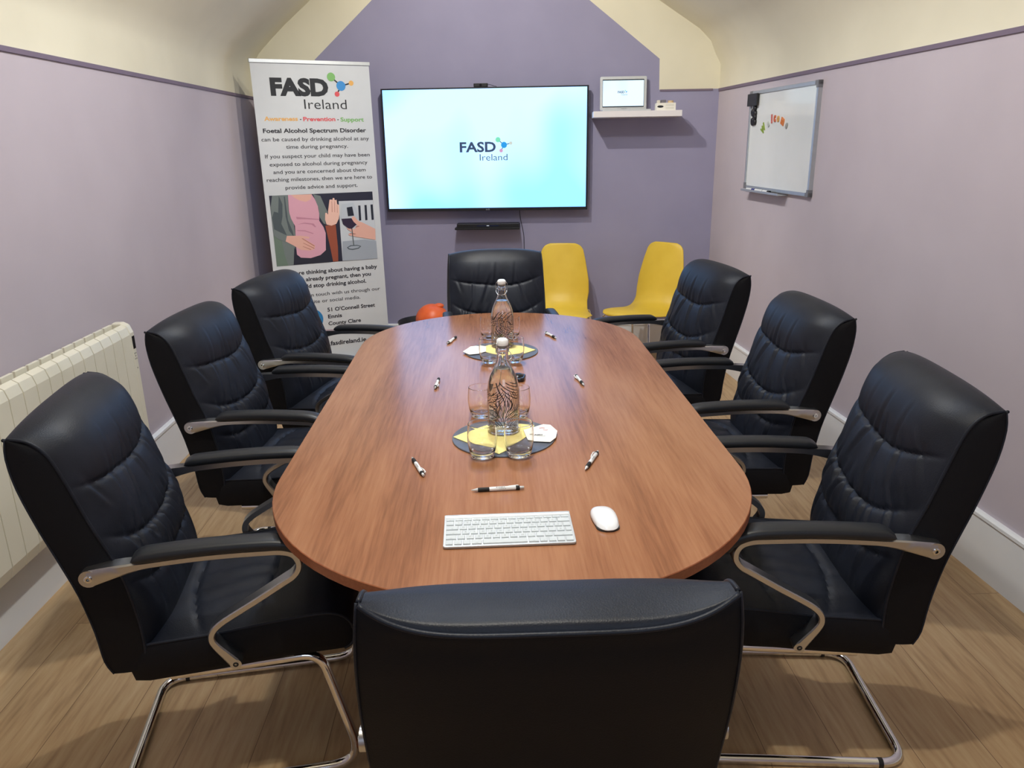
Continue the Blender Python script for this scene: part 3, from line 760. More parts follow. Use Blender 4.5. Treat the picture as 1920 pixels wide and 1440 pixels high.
# black ledge with a slim box
sh = empty('wall_ledge', (0, 5.776, 0), BT, 'short black wall ledge under the television', 'shelf')
mb = MB(); mb.box(-.219, .250, -.135, 0, .958, .972); mb.build('shelf_board', M_BLACK, sh, bevel=.001)
mb = MB(); mb.box(-.212, .250, -.012, 0, .972, .990); mb.build('back_lip', M_BLACK, sh, bevel=.001)
bx = empty('media_box', (0, 5.776, 0), BT, 'slim black media box lying on the ledge under the television', 'media box')
mb = MB(); mb.rbox(-.205, .246, -.128, -.014, .9725, .9995, .006); mb.build('case', M_BLACK, bx, bevel=.002)
mb = MB(); mb.box(-.06, .10, -.1295, -.1282, .982, .990); mb.build('display_strip', mat('smoked_strip', S(38, 44, 70), .2), bx)
mb = MB(); mb.box(.012, .030, -.1302, -.1295, .9845, .9885); mb.build('indicator', mat('indicator_white', (.2, .2, .2, 1), .4, emit=(.8, .9, 1, 1), estr=1.0), bx)

# white shelf, laptop, small box
fs_ = empty('floating_shelf', (0, 5.776, 0), BT, 'white floating shelf on the back wall right of the television', 'shelf')
mb = MB(); mb.box(.762, 1.357, -.24, 0, 1.710, 1.749); mb.build('shelf_board', mat('white_shelf_laminate', S(228, 224, 226), .4), fs_, bevel=.0015)
lp = empty('laptop', (0, 5.776, 0), BT, 'silver laptop standing open on the white shelf, showing the logo slide', 'laptop')
mb = MB(); mb.rbox(.822, 1.150, -.225, -.01, 1.7495, 1.7600, .008); lb = mb.build('base', M_SILVER, lp, bevel=.0015)
mb = MB(); mb.box(.835, 1.125, -.17, -.05, 1.7602, 1.7612); mb.build('keyboard_deck', M_BLACK, lb)
# lid leans back a little
def lid(mb, x0, x1, z0, z1, off, th, r=.008, m=0):
    ang = rad(9); P = lambda x, z, d: (x, -.062+z*sin(ang)*.6-d, 1.762+z)
    pts = []
    for cx, cz, a0 in ((x1-r, z1-r, 0), (x0+r, z1-r, 90), (x0+r, z0+r, 180), (x1-r, z0+r, 270)):
        for i in range(4): a = rad(a0+30*i); pts.append((cx+r*cos(a), cz+r*sin(a)))
    n = len(pts)
    mb.add([P(x, z, off) for x, z in pts]+[P(x, z, off-th) for x, z in pts], [tuple(range(n)), tuple(range(2*n-1, n-1, -1))]+[(i, (i+1) % n, n+(i+1) % n, n+i) for i in range(n)], m)
mb = MB(); lid(mb, .817, 1.137, 0, .219, 0, .006); ld = mb.build('lid', M_SILVER, lp)
mb = MB(); lid(mb, .834, 1.119, .018, .200, .0008, .0006, .001); mb.build('bezel', M_GLOSSBLK, ld)
mb = MB(); lid(mb, .836, 1.117, .025, .193, .0018, .0006, .001); ls = mb.build('screen', M_LAP, ld)
mb = MB(); logo(mb, .939, .985, .0, .014, 0, [0, 1, 2, 3, 4], (.963, 1.004, -.014, .009), ((.990, .017, .0035), (.998, .008, .004), (1.007, .011, .0025), (.994, 0.0, .0025)), bold=.03)
mb.v = [(x, -.062+(z+.1)*sin(rad(9))*.6-.0026+y, 1.872+z) for x, y, z in mb.v]; mb.build('slide_logo', mats_tv, ls, merge=False)
mb = MB(); put_text(mb, 'MacBook Air', .965, 1.0, 1.769, .004, -.0635, 0, 0); mb.build('maker_name', mat('grey_print', S(120, 122, 126), .5), ld, merge=False)
cb = empty('cardboard_box', (0, 5.776, 0), BT, 'small white box with a dark oval picture on the white shelf beside the laptop', 'box')
mb = MB(); mb.box(1.187, 1.316, -.215, -.13, 1.7495, 1.797); bb_ = mb.build('box_body', mat('white_card', S(236, 232, 222), .6), cb, bevel=.001)
mb = MB(); k = 24; mb.add([(1.213+.021*cos(2*pi*i/k)*(1 if True else 1), -.2158, 1.7735+.0075*sin(2*pi*i/k)) for i in range(k)], [tuple(range(k))]); mb.build('picture', M_INKG, bb_)
mb = MB()
for z in (1.786, 1.779, 1.765, 1.758): mb.box(1.248, 1.304, -.2156, -.2152, z, z+.0022)
mb.build('fine_print', mat('pale_grey_print', S(196, 194, 182), .7), bb_)
# odds and ends lying on the box
mb = MB(); mb.rbox(1.193, 1.214, -.20, -.15, 1.7972, 1.815, .005); tag(mb.build('tape_roll', mat('clear_tape', S(214, 208, 196), .25), bevel=.004), 'small pale translucent item on top of the small white box', 'stationery'); backframe(bpy.data.objects['tape_roll'])
mb = MB(); mb.rbox(1.220, 1.252, -.195, -.155, 1.7972, 1.8165, .003); o = mb.build('usb_adapter', mat('grey_adapter', S(112, 108, 116), .4), bevel=.002); backframe(o); tag(o, 'small grey adapter on top of the small white box, in the middle', 'adapter')
mb = MB()
mb.lathe([(.004, 1.7972), (.019, 1.7972), (.019, 1.812), (.012, 1.812), (.012, 1.803), (.004, 1.803)], 20, c=(1.286, -.175), closed=True); o = mb.build('cable_coil', mat('tan_coil', S(206, 178, 140), .5), smooth=True, angle=40); backframe(o); tag(o, 'small tan coiled item at the right end of the small white box', 'coil')

# ------------------------------------------------------------------ roll-up banner
RA = rad(24.8)
bn = empty('rollup_banner', (-1.093, 5.42, 0), RA, 'tall white roll-up banner with printed text and photo in the left corner', 'banner')
LEAN = .0365                                                # backward offset per metre of height
BW2 = .39; ZT = 2.085
def by(z, d=0): return LEAN*z - d
def bplane(mb):                                             # shear flat XZ art onto the leaning sheet
    mb.v = [(x, by(z)+y, z) for x, y, z in mb.v]; return mb
mb = MB(); mb.box(-BW2, BW2, 0, .0012, .075, ZT-.012); sheet = bplane(mb).build('banner_sheet', M_BAN, bn)
mb = MB(); mb.rbox(-BW2-.006, BW2+.006, -.008, .012, ZT-.016, ZT+.006, .003); bplane(mb); mb.build('top_rail', M_ALUW, bn, bevel=.001)
mb = MB(); mb.rbox(-BW2-.015, BW2+.015, -.07, .07, 0.006, .085, .02); mb.build('base_cassette', M_ALUW, bn, bevel=.006)
for sx in (-1, 1):
    mb = MB(); mb.rbox(sx*.30-.02, sx*.30+.02, -.14, .10, 0, .008, .01); mb.build('foot', M_ALUW, bn)
mb = MB(); mb.tube([(0, .03, .08), (0, by(ZT)+.02, ZT-.02)], .008, 10); mb.build('support_pole', M_ALUW, bn, smooth=True)
INK = [M_INKG, mat('print_green', S(122, 178, 104), .6), mat('print_blue', S(58, 140, 208), .6), mat('print_orange', S(226, 172, 96), .6), mat('print_red', S(214, 84, 92), .6), mat('print_near_black', S(34, 32, 44), .6)]
mb = MB(); D = -.0009
logo(mb, -.278, .100, 1.877, .096, D, [0, 1, 2, 3, 4], (-.070, .215, 1.790, .060), ((.125, 1.992, .0275), (.187, 1.937, .031), (.258, 1.956, .0165), (.156, 1.885, .0165)), bold=.055)
bplane(mb).build('printed_logo', INK, sheet, merge=False)
def put_line(*a):
    m_ = MB(); put_text(m_, *a); bplane(m_).build('printed_text', INK, sheet, merge=False)
put_line('Awareness', -.338, -.121, 1.716, .025, D, .03, 3); put_line('-', -.108, -.098, 1.716, .025, D, .02, 0)
put_line('Prevention', -.086, .129, 1.714, .025, D, .03, 4); put_line('-', .142, .152, 1.714, .025, D, .02, 0)
put_line('Support', .164, .326, 1.711, .025, D, .03, 1)
put_line('Foetal Alcohol Spectrum Disorder', -.354, .336, 1.641, .0255, D, .028, 5)
for s, x0, x1, z, c in (('can be caused by drinking alcohol at any', -.370, .352, 1.588, .0235), ('time during pregnancy.', -.217, .200, 1.540, .0235),
        ('If you suspect your child may have been', -.359, .348, 1.481, .0235), ('exposed to alcohol during pregnancy', -.335, .328, 1.430, .0235),
        ('and you are concerned about them', -.317, .311, 1.381, .0235), ('reaching milestones, then we are here to', -.365, .353, 1.332, .0235), ('provide advice and support.', -.249, .245, 1.279, .0235)):
    put_line(s, x0, x1, z, c, D, .006, 5)
put_line('If you are thinking about having a baby', -.352, .339, .706, .0255, D, .026, 5)
put_line('or are already pregnant, then you', -.298, .289, .658, .0255, D, .026, 5)
put_line('should stop drinking alcohol.', -.258, .250, .610, .0255, D, .026, 5)
put_line('Get in touch with us through our', -.240, .348, .547, .0235, D, .004, 5)
put_line('website or social media.', -.230, .197, .499, .0235, D, .004, 5)
put_line("51 O'Connell Street", -.048, .301, .430, .0255, D, .026, 5); put_line('Ennis', -.048, .052, .381, .0255, D, .026, 5); put_line('County Clare', -.050, .187, .331, .0255, D, .026, 5)
put_line('www.fasdireland.ie', -.168, .214, .184, .030, D, .026, 5)
mb = MB(); disc(mb, -.155, .385, .072, D, 0, 40)            # blue round location icon
mb.add([(x-.155, D-.0004, z+.385) for x, z in ((-.018, -.04), (.018, -.04), (.018, .0), (.032, .0), (0, .045), (-.032, .0), (-.018, .0))], [tuple(range(7))], 1)
bplane(mb).build('printed_icon', [mat('icon_blue', S(40, 122, 180), .6), M_BAN], sheet, merge=False)
# printed photograph: person in a pink top refusing a glass of wine
PIC = [
('skin_r', []),
]
PG = dict(navy=S(36, 38, 58), white=S(196, 202, 210), dark=S(28, 34, 50), brown=S(150, 78, 58), card=S(112, 122, 122), cardd=S(74, 84, 90), trous=S(38, 40, 54), pink=S(214, 160, 178), pinkd=S(188, 130, 150), skin=S(222, 172, 158), skind=S(176, 116, 106), glass=S(186, 194, 204), wine=S(44, 32, 58), grey=S(158, 166, 178), green=S(104, 122, 110), palm=S(232, 188, 174))
PGK = list(PG)
POLY = [
('navy', [(0, 0), (1, 0), (1, 1), (0, 1)]),
('white', [(.654, .118), (.999, .125), (1, 1), (.64, .996), (.646, .472)]),
('dark', [(.845, .195), (.867, .196), (.864, .415), (.841, .418)]), ('dark', [(.908, .192), (.931, .193), (.928, .415), (.905, .418)]), ('dark', [(.97, .19), (.994, .189), (.993, .415), (.97, .418)]),
('brown', [(.501, .461), (.604, .451), (.606, .792), (.597, .996), (.545, .995), (.53, .785)]),
('green', [(0, .56), (.1, .62), (.12, 1), (0, 1)]),
('card', [(.028, 0), (.175, 0), (.165, .23), (.201, .37), (.205, .58), (.195, .719), (.16, .995), (.107, .998), (.084, .832), (.074, .639), (0, .554), (.001, .46), (.003, .161)]),
('cardd', [(.089, .004), (.115, .124), (.103, .295), (.085, .397), (.125, .564), (.108, .554), (.012, .469), (.006, .306), (.029, .222), (.067, .241)]),
('cardd', [(.135, .02), (.145, .02), (.150, .35), (.185, .52), (.19, .60), (.15, .50), (.132, .30)]),
('card', [(.411, .002), (.48, .031), (.518, .19), (.537, .27), (.508, .356), (.505, .444), (.485, .425), (.455, .335), (.452, .203)]),
('trous', [(.159, .999), (.183, .736), (.202, .888), (.318, .913), (.473, .825), (.517, .694), (.523, .997), (.517, .999)]),
('pink', [(.175, 0), (.249, .001), (.278, .081), (.335, .106), (.384, .07), (.399, .006), (.424, .072), (.447, .177), (.453, .282), (.447, .387), (.482, .478), (.498, .568), (.484, .817), (.427, .883), (.33, .917), (.236, .9), (.201, .852), (.2, .737), (.211, .44), (.181, .334), (.168, .23)]),
('skin', [(.203, 0), (.399, .003), (.383, .078), (.335, .106), (.278, .083), (.235, .045)]),
('pinkd', [(.228, .311), (.448, .361), (.447, .372), (.318, .352), (.234, .345)]),
('pinkd', [(.235, .42), (.30, .40), (.39, .42), (.41, .47), (.40, .475), (.37, .435), (.30, .415)]),
('pinkd', [(.225, .50), (.30, .51), (.38, .56), (.375, .57), (.30, .525), (.225, .51)]),
('skin', [(.124, .573), (.257, .584), (.337, .608), (.33, .634), (.278, .621), (.383, .736), (.376, .789), (.325, .806), (.244, .786), (.178, .718), (.107, .65)]),
('skind', [(.26, .624), (.272, .624), (.380, .742), (.374, .752)]), ('skind', [(.267, .69), (.275, .69), (.377, .776), (.370, .784)]), ('skind', [(.262, .74), (.268, .738), (.345, .790), (.337, .797)]),
('card', [(.003, .468), (.124, .573), (.107, .65), (.057, .629), (.005, .563)]),
('palm', [(.512, .277), (.527, .278), (.538, .305), (.541, .252), (.565, .092), (.585, .088), (.588, .106), (.6, .067), (.613, .072), (.616, .103), (.634, .095), (.636, .161), (.654, .171), (.651, .294), (.639, .373), (.611, .443), (.561, .466), (.514, .445), (.504, .373)]),
('skind', [(.583, .114), (.587, .115), (.582, .272), (.577, .272)]), ('skind', [(.612, .116), (.616, .116), (.607, .274), (.603, .274)]), ('skind', [(.633, .17), (.636, .17), (.632, .284), (.629, .284)]),
('grey', [(.657, .706), (.881, .698), (.999, .736), (1, 1), (.64, .996)]),
('glass', [(.679, .163), (.798, .152), (.824, .251), (.832, .377), (.792, .482), (.759, .525), (.728, .523), (.677, .456), (.661, .366)]),
('dark', [(.727, .215), (.783, .205), (.794, .339), (.732, .344)]),
('skin', [(.769, .355), (.794, .348), (.833, .422), (.869, .443), (.999, .552), (.994, .717), (.882, .68), (.808, .656), (.723, .621), (.724, .594), (.791, .618), (.716, .531), (.711, .512), (.789, .536), (.817, .484), (.772, .409)]),
('wine', [(.665, .375), (.765, .374), (.785, .43), (.812, .47), (.792, .492), (.759, .53), (.728, .523), (.677, .456)]),
('skind', [(.80, .50), (.83, .49), (.84, .50), (.80, .515)]), ('skind', [(.73, .59), (.79, .60), (.80, .61), (.74, .605)]),
('cardd', [(.756, .525), (.765, .526), (.77, .775), (.761, .774)]),
('cardd', [(.694, .8), (.733, .772), (.801, .773), (.841, .795), (.811, .829), (.748, .842), (.711, .829)]),
('grey', [(.707, .801), (.739, .784), (.801, .784), (.828, .799), (.805, .818), (.749, .828), (.718, .819)]),
]
mb = MB()
for k, (c, pl) in enumerate(POLY):
    X0, X1, Z0, Z1 = -.362, .347, .775, 1.243
    mb.add([(X0+(X1-X0)*u, D-.00012*k, Z1-(Z1-Z0)*v) for u, v in pl], [tuple(range(len(pl)))], PGK.index(c))
bplane(mb).build('printed_photo', [mat('photo_'+k, v, .5) for k, v in PG.items()], sheet, merge=False)

# ------------------------------------------------------------------ whiteboard on the right wall
WR = atan2(-.9988, .049)
def wframe(o): o.location = (1.9149*.9988, 1.9149*.049, 0); o.rotation_euler = (0, 0, WR); return o
wbd = empty('whiteboard', label='framed magnetic whiteboard hanging on the right wall', cat='whiteboard'); wframe(wbd)
bx0, bx1, bz0, bz1 = -4.920, -4.008, 1.258, 1.833
mb = MB(); mb.box(bx0+.012, bx1-.012, -.016, 0, bz0+.012, bz1-.012); mb.build('board_surface', M_BOARD, wbd)
mb = MB(); fw = .019
for a in ((bx0, bx1, bz0, bz0+fw), (bx0, bx1, bz1-fw, bz1), (bx0, bx0+fw, bz0+fw, bz1-fw), (bx1-fw, bx1, bz0+fw, bz1-fw)): mb.box(a[0], a[1], -.023, 0, a[2], a[3])
mb.build('frame', M_ALUW, wbd, bevel=.0015)
for cx, cz in ((bx0, bz0), (bx1-.034, bz0), (bx0, bz1-.034), (bx1-.034, bz1-.034)):
    mb = MB(); L0 = .034
    mb.box(cx-.0015, cx+L0+.0015, -.0255, -.001, cz if cz > 1.5 and False else (bz0-.0015 if cz < 1.5 else bz1-fw-.001), (bz0+fw+.001 if cz < 1.5 else bz1+.0015))
    mb.box(cx-.0015 if cx < -4.5 else bx1-fw-.001, cx+fw+.001 if cx < -4.5 else bx1+.0015, -.0257, -.0012, cz-.001 if cz > 1.5 else bz0, bz1 if cz > 1.5 else bz0+L0+.001)
    mb.build('corner_cap', M_GREY, wbd, merge=False)
tx0, tx1 = -4.865, -4.30
mb = MB(); mb.box(tx0, tx1, -.062, -.004, bz0-.012, bz0-.007); mb.box(tx0, tx1, -.064, -.060, bz0-.012, bz0+.001); mb.build('pen_tray', M_ALUW, wbd, bevel=.001)
def on_board(name, mb, m, label, cat, group=None, **k):
    o = mb.build(name, m, **k); wframe(o); tag(o, label, cat, group); return o
mb = MB(); mb.rbox(-4.925, -4.775, -.040, -.0262, 1.747, 1.817, .008); on_board('board_eraser', mb, M_BLACK, 'black rectangular eraser stuck on the upper left corner of the whiteboard', 'eraser', bevel=.005)
def round_magnets(name, cx, cz, label, tilt):
    mb = MB()
    for k, (dx, dz, r) in enumerate(((-.014, -.004, .019), (.014, .004, .019))):
        n = 20; c = (cx+dx, cz+dz+tilt*dx)
        lay = ((r, -.0162), (r, -.026), (r*.8, -.030), (r*.3, -.030), (r*.25, -.027))
        k0 = len(mb.v)
        for rr, yy in lay:
            for i in range(n): mb.v.append((c[0]+rr*cos(2*pi*i/n), yy, c[1]+rr*sin(2*pi*i/n)))
        for q in range(len(lay)-1):
            for i in range(n): mb.face((k0+q*n+i, k0+q*n+(i+1) % n, k0+(q+1)*n+(i+1) % n, k0+(q+1)*n+i))
        mb.face([k0+4*n+i for i in range(n)])
    on_board(name, mb, M_BLACK, label, 'magnet', 'black magnets on the whiteboard', smooth=True, angle=40)
round_magnets('board_magnet', -4.845, 1.722, 'uppermost black round magnet pair, right below the eraser', .5)
round_magnets('board_magnet', -4.838, 1.702, 'second black round magnet pair from the top on the whiteboard', -.3)
round_magnets('board_magnet', -4.838, 1.672, 'third black round magnet pair from the top on the whiteboard', .4)
round_magnets('board_magnet', -4.836, 1.652, 'lowest black round magnet pair on the whiteboard', -.2)
LET = [('W', -4.690, 1.612, 'green', S(134, 158, 60), 48, .050, 'green magnetic letter W, first letter of the greeting'), ('e', -4.617, 1.636, 'white', S(190, 196, 190), 30, .036, 'pale grey magnetic letter e, second letter of the greeting'),
       ('l', -4.573, 1.664, 'red', S(196, 92, 84), 8, .052, 'red magnetic letter l in the greeting'), ('c', -4.530, 1.664, 'rust', S(206, 106, 70), 2, .040, 'rust red magnetic letter c in the greeting'),
       ('o', -4.482, 1.661, 'mustard', S(214, 164, 92), -5, .036, 'mustard yellow magnetic letter o in the greeting'), ('m', -4.420, 1.646, 'orange', S(222, 130, 62), -22, .040, 'orange magnetic letter m, sixth letter of the greeting'),
       ('e', -4.362, 1.622, 'grey', S(160, 162, 156), -40, .036, 'grey magnetic letter e, last letter of the greeting')]
for ch, cx, cz, nm, c, an, h, lab in LET:
    vs, fs = text_geo(ch, .04); a = [min(v[0] for v in vs), max(v[0] for v in vs), min(v[1] for v in vs), max(v[1] for v in vs)]
    s = h*.95/(a[3]-a[2]); mb = MB(); ca, sa = cos(rad(an)), sin(rad(an)); P = []
    for v in vs:
        x = (v[0]-(a[0]+a[1])/2)*s*.78; z = (v[1]-(a[2]+a[3])/2)*s; P.append((cx+x*ca-z*sa, cz+x*sa+z*ca))
    mb.add([(x, -.0215, z) for x, z in P], fs)
    # side walls
    from collections import Counter
    ed = Counter(); di = {}
    for f in fs:
        for i in range(len(f)):
            e = (f[i], f[(i+1) % len(f)]); k = tuple(sorted(e)); ed[k] += 1; di[k] = e
    n0 = len(P)
    mb.add([(x, -.0215, z) for x, z in P]+[(x, -.0162, z) for x, z in P], [(di[k][0], di[k][1], n0+di[k][1], n0+di[k][0]) for k, q in ed.items() if q == 1])
    on_board('magnetic_letter', mb, mat('magnet_'+nm, c, .4), lab, 'letter', 'magnetic letters spelling the greeting')
for k, (x0, x1, capc, lab, cn) in enumerate(((-4.80, -4.675, S(40, 50, 130), 'whiteboard marker with a blue cap in the pen tray', 'blue'), (-4.665, -4.555, S(230, 230, 230), 'white whiteboard marker lying in the middle of the pen tray', 'white'), (-4.545, -4.445, S(20, 20, 22), 'whiteboard marker with a black cap at the right in the pen tray', 'black'))):
    pn = empty('whiteboard_marker', label=lab, cat='marker', group='markers in the whiteboard tray'); wframe(pn)
    zc = bz0-.007+.0078; mb = MB(); yy = -.048
    if k == 0: mb.tube([(x0, yy, zc), (x1-.04, yy, zc)], .0072, 12); mb.build('barrel', M_WHITE, pn, smooth=True, angle=40); mb = MB(); mb.tube([(x1-.04, yy, zc), (x1, yy, zc)], .0078, 12)
    else: mb.tube([(x0, yy, zc), (x1-.03, yy, zc)], .0072, 12); mb.build('barrel', M_WHITE, pn, smooth=True, angle=40); mb = MB(); mb.tube([(x1-.03, yy, zc), (x1, yy, zc)], .0078, 12)
    mb.build('cap', mat('marker_cap_'+cn, capc, .4), pn, smooth=True, angle=40)

# ------------------------------------------------------------------ radiator on the left wall (local x runs into the room depth)
rd = empty('radiator', (XL, 0, 0), rad(90), 'cream electric radiator with vertical sections on the left wall', 'radiator')
RX1 = 3.262; RZ0, RZ1 = .255, .852; pitch_ = .079
def rad_prof(top):                                          # (depth from wall, z) section outline
    f = .112
    return [(.030, RZ0+.03), (.040, RZ0), (f-.03, RZ0), (f-.012, RZ0+.012), (f, RZ0+.045), (f, RZ1-.045), (f-.012, RZ1-.012), (f-.035, top), (.040, top), (.030, top-.02)]
def section(x0, x1, top):
    mb = MB(); p = rad_prof(top); n = len(p)
    mb.add([(x0, -d, z) for d, z in p]+[(x1, -d, z) for d, z in p], [tuple(range(n)), tuple(range(2*n-1, n-1, -1))]+[(i, (i+1) % n, n+(i+1) % n, n+i) for i in range(n)])
    return mb
x = RX1-.042
mb = section(x+.0018, RX1, RZ1); cap = mb.build('control_end', M_RAD, rd, bevel=.008, seg=3)
mb = MB(); mb.box(x+.012, x+.034, -.1132, -.1115, RZ1-.115, RZ1-.060); mb.build('display', M_GLOSSBLK, cap)
mb = MB()
for q, (dx, dz) in enumerate(((.015, .135), (.027, .135), (.021, .147), (.015, .159), (.027, .159), (.021, .20))): mb.box(x+dx-.0025, x+dx+.0025, -.1134, -.1118, RZ1-dz-.0025, RZ1-dz+.0025)
mb.build('buttons', mat('button_grey', S(150, 146, 140), .5), cap)
k = 0
while x > 2.10:
    # hollow-topped section: front shell, back plate and web
    mb = MB(); x0, x1 = x-pitch_+.0036, x
    f = .112; shell = [(f-.012, RZ0+.004), (f, RZ0+.045), (f, RZ1-.050), (f-.010, RZ1-.018), (f-.030, RZ1-.006), (f-.036, RZ1-.022), (f-.02, RZ1-.04), (f-.012, RZ1-.06), (f-.012, RZ0+.05), (f-.03, RZ0+.004)]
    n = len(shell)
    mb.add([(x0, -d, z) for d, z in shell]+[(x1, -d, z) for d, z in shell], [tuple(range(n)), tuple(range(2*n-1, n-1, -1))]+[(i, (i+1) % n, n+(i+1) % n, n+i) for i in range(n)])
    mb.box(x0+.004, x1-.004, -.046, -.034, RZ0+.01, RZ1-.004)
    mb.box((x0+x1)/2-.006, (x0+x1)/2+.006, -.10, -.046, RZ0+.004, RZ1-.045)
    mb.box(x0-.002, x1+.002, -.085, -.06, RZ1-.09, RZ1-.065)   # link bar
    mb.box(x0-.002, x1+.002, -.085, -.06, RZ0+.04, RZ0+.065)
    mb.build('radiator_section', M_RAD, rd, bevel=.0015, merge=False); x -= pitch_
mb = section(x-.042, x-.0018, RZ1); mb.build('end_panel', M_RAD, rd, bevel=.008, seg=3)
mb = MB()
for xx in (2.4, 3.0): mb.box(xx-.02, xx+.02, -.034, 0, .40, .70)
mb.build('wall_bracket', M_RAD, rd)

# ------------------------------------------------------------------ bin and ball
bin_ = empty('waste_bin', (-.455, 5.36, 0), 0, 'round black waste bin by the back wall, behind the far end of the table', 'bin')
mb = MB(); mb.lathe([(.135, 0), (.185, .352), (.190, .356), (.186, .362), (.178, .356), (.130, .006)], 40, cap0=True)
mb.lathe([(.0001, .006), (.130, .006)], 40); mb.build('bucket', M_BLACK, bin_, smooth=True, angle=50)
mb = MB(); mb.sphere((0, 0, 0), .118, 28, 18, sc=(1, 1, .96)); mb.sphere((.05, .0, .100), .03, 12, 8, sc=(1.2, 1, .6))
bl = mb.build('ball', M_ORANGE, smooth=True, loc=(-.325, 5.22, .372)); bl.location = (-.455+.058, 5.36-.02, .37)
tag(bl, 'orange rubber ball resting in the black bin behind the table', 'ball')

# ------------------------------------------------------------------ things on the table
def mat_disc(cx, cy, label):
    mb = MB(); mb.lathe([(.0001, .0001), (.146, .0001), (.148, .0015), (.148, .0036), (.1465, .0045), (.143, .0045), (.142, .004), (.0001, .004)], 72)
    o = mb.build('round_mat', M_SLATE, smooth=True, angle=30, loc=(cx, cy, TZ)); tag(o, label, 'mat', 'round grey mats on the table'); return o
MATY = ((.035, 2.070), (.050, 3.030))
mat_disc(*MATY[0], 'round dark grey mat under the near bottle'); mat_disc(*MATY[1], 'round dark grey mat under the far bottle')
def sheet_poly(name, pts, z, th, m, label, cat, group=None, wave=.0, seed=0):
    """a folded paper: fan-subdivided polygon with slight waviness and thickness"""
    cx = sum(p[0] for p in pts)/len(pts); cy = sum(p[1] for p in pts)/len(pts)
    mb = MB(); N_ = 8; ring = []
    dense = []
    for i in range(len(pts)):
        a, b = pts[i], pts[(i+1) % len(pts)]
        for k in range(6): dense.append((a[0]+(b[0]-a[0])*k/6, a[1]+(b[1]-a[1])*k/6))
    n = len(dense)
    def zz(x, y): return wave*(.5+.5*sin(60*x+seed)*sin(47*y+seed*2))
    for lev in range(N_+1):
        f = lev/N_; ring.append([(cx+(x-cx)*f-cx, cy+(y-cy)*f-cy, z+th+zz(x*f+cx*(1-f), y*f+cy*(1-f))) for x, y in dense])
    for lev in range(N_):
        mb.grid([ring[lev]+[ring[lev][0]], ring[lev+1]+[ring[lev+1][0]]])
    bot = [(x, y, z+.0001) for x, y, _ in ring[-1]]
    mb.grid([ring[-1]+[ring[-1][0]], bot+[bot[0]]]); mb.add(bot, [tuple(range(n))])
    o = mb.build(name, m, smooth=True, angle=40, loc=(cx, cy, TZ)); tag(o, label, cat, group); return o
MT = .0046
sheet_poly('paper_napkin', [(-.110, 2.073), (-.060, 2.125), (-.005, 2.165), (.06, 2.175), (.128, 2.150), (.118, 2.085), (.055, 1.975), (.019, 1.937), (-.045, 2.0)], MT, .0012, M_NAPKIN, 'yellow folded paper napkin under the near bottle', 'napkin', 'yellow napkins under the bottles', .0012, 1)
sheet_poly('paper_napkin', [(.188, 3.028), (.145, 3.085), (.09, 3.115), (.0, 3.118), (-.045, 3.075), (-.03, 3.02), (.02, 2.955), (.060, 2.905), (.12, 2.955)], MT, .0012, M_NAPKIN, 'yellow folded paper napkin under the far bottle', 'napkin', 'yellow napkins under the bottles', .0012, 2)
def card(name, pts, z, label, text=True, group='white printed cards on the mats'):
    o = sheet_poly(name, pts, z, .0012, M_PAPER, label, 'card', group, .0006, 4); return o
c1_ = card('printed_card', [(.095, 2.108), (.155, 2.150), (.176, 2.143), (.192, 2.093), (.183, 2.04), (.165, 2.008), (.105, 2.020)], MT+.0026, 'white folded card with small logo print on the near mat, right of the glasses')
cy_ = sum((2.108, 2.150, 2.143, 2.093, 2.04, 2.008, 2.020))/7; cx_ = sum((.095, .155, .176, .192, .183, .165, .105))/7
mb = MB(); put_text(mb, 'FASD', -.036, -.006, 0, .008, 0, .03, 0); put_text(mb, 'Ireland', -.022, .0, -.009, .005, 0, 0, 0)
mb.v = [(x, z-.022, MT+.0026+.0026) for x, y, z in mb.v]
k0 = len(mb.v); mb2 = MB(); put_text(mb2, 'Thank you', -.014, .014, 0, .006, 0, 0, 0)
mb.build('printed_logo', M_INKG, c1_, merge=False)
mb = MB(); mb.tube([(-.002, .022, MT+.005), (.008, .018, MT+.005), (.012, .021, MT+.005)], .0006, 4); mb.tube([(-.012, .036, MT+.0052), (-.004, .038, MT+.0052), (.004, .035, MT+.0052)], .0007, 4); mb.build('handwriting', INK[4], c1_)
card('printed_card', [(-.108, 3.017), (-.078, 3.098), (-.055, 3.105), (-.015, 3.085), (-.015, 3.0), (-.04, 2.982), (-.081, 2.970)], MT+.0026, 'white folded card on the far mat, left of the glasses')

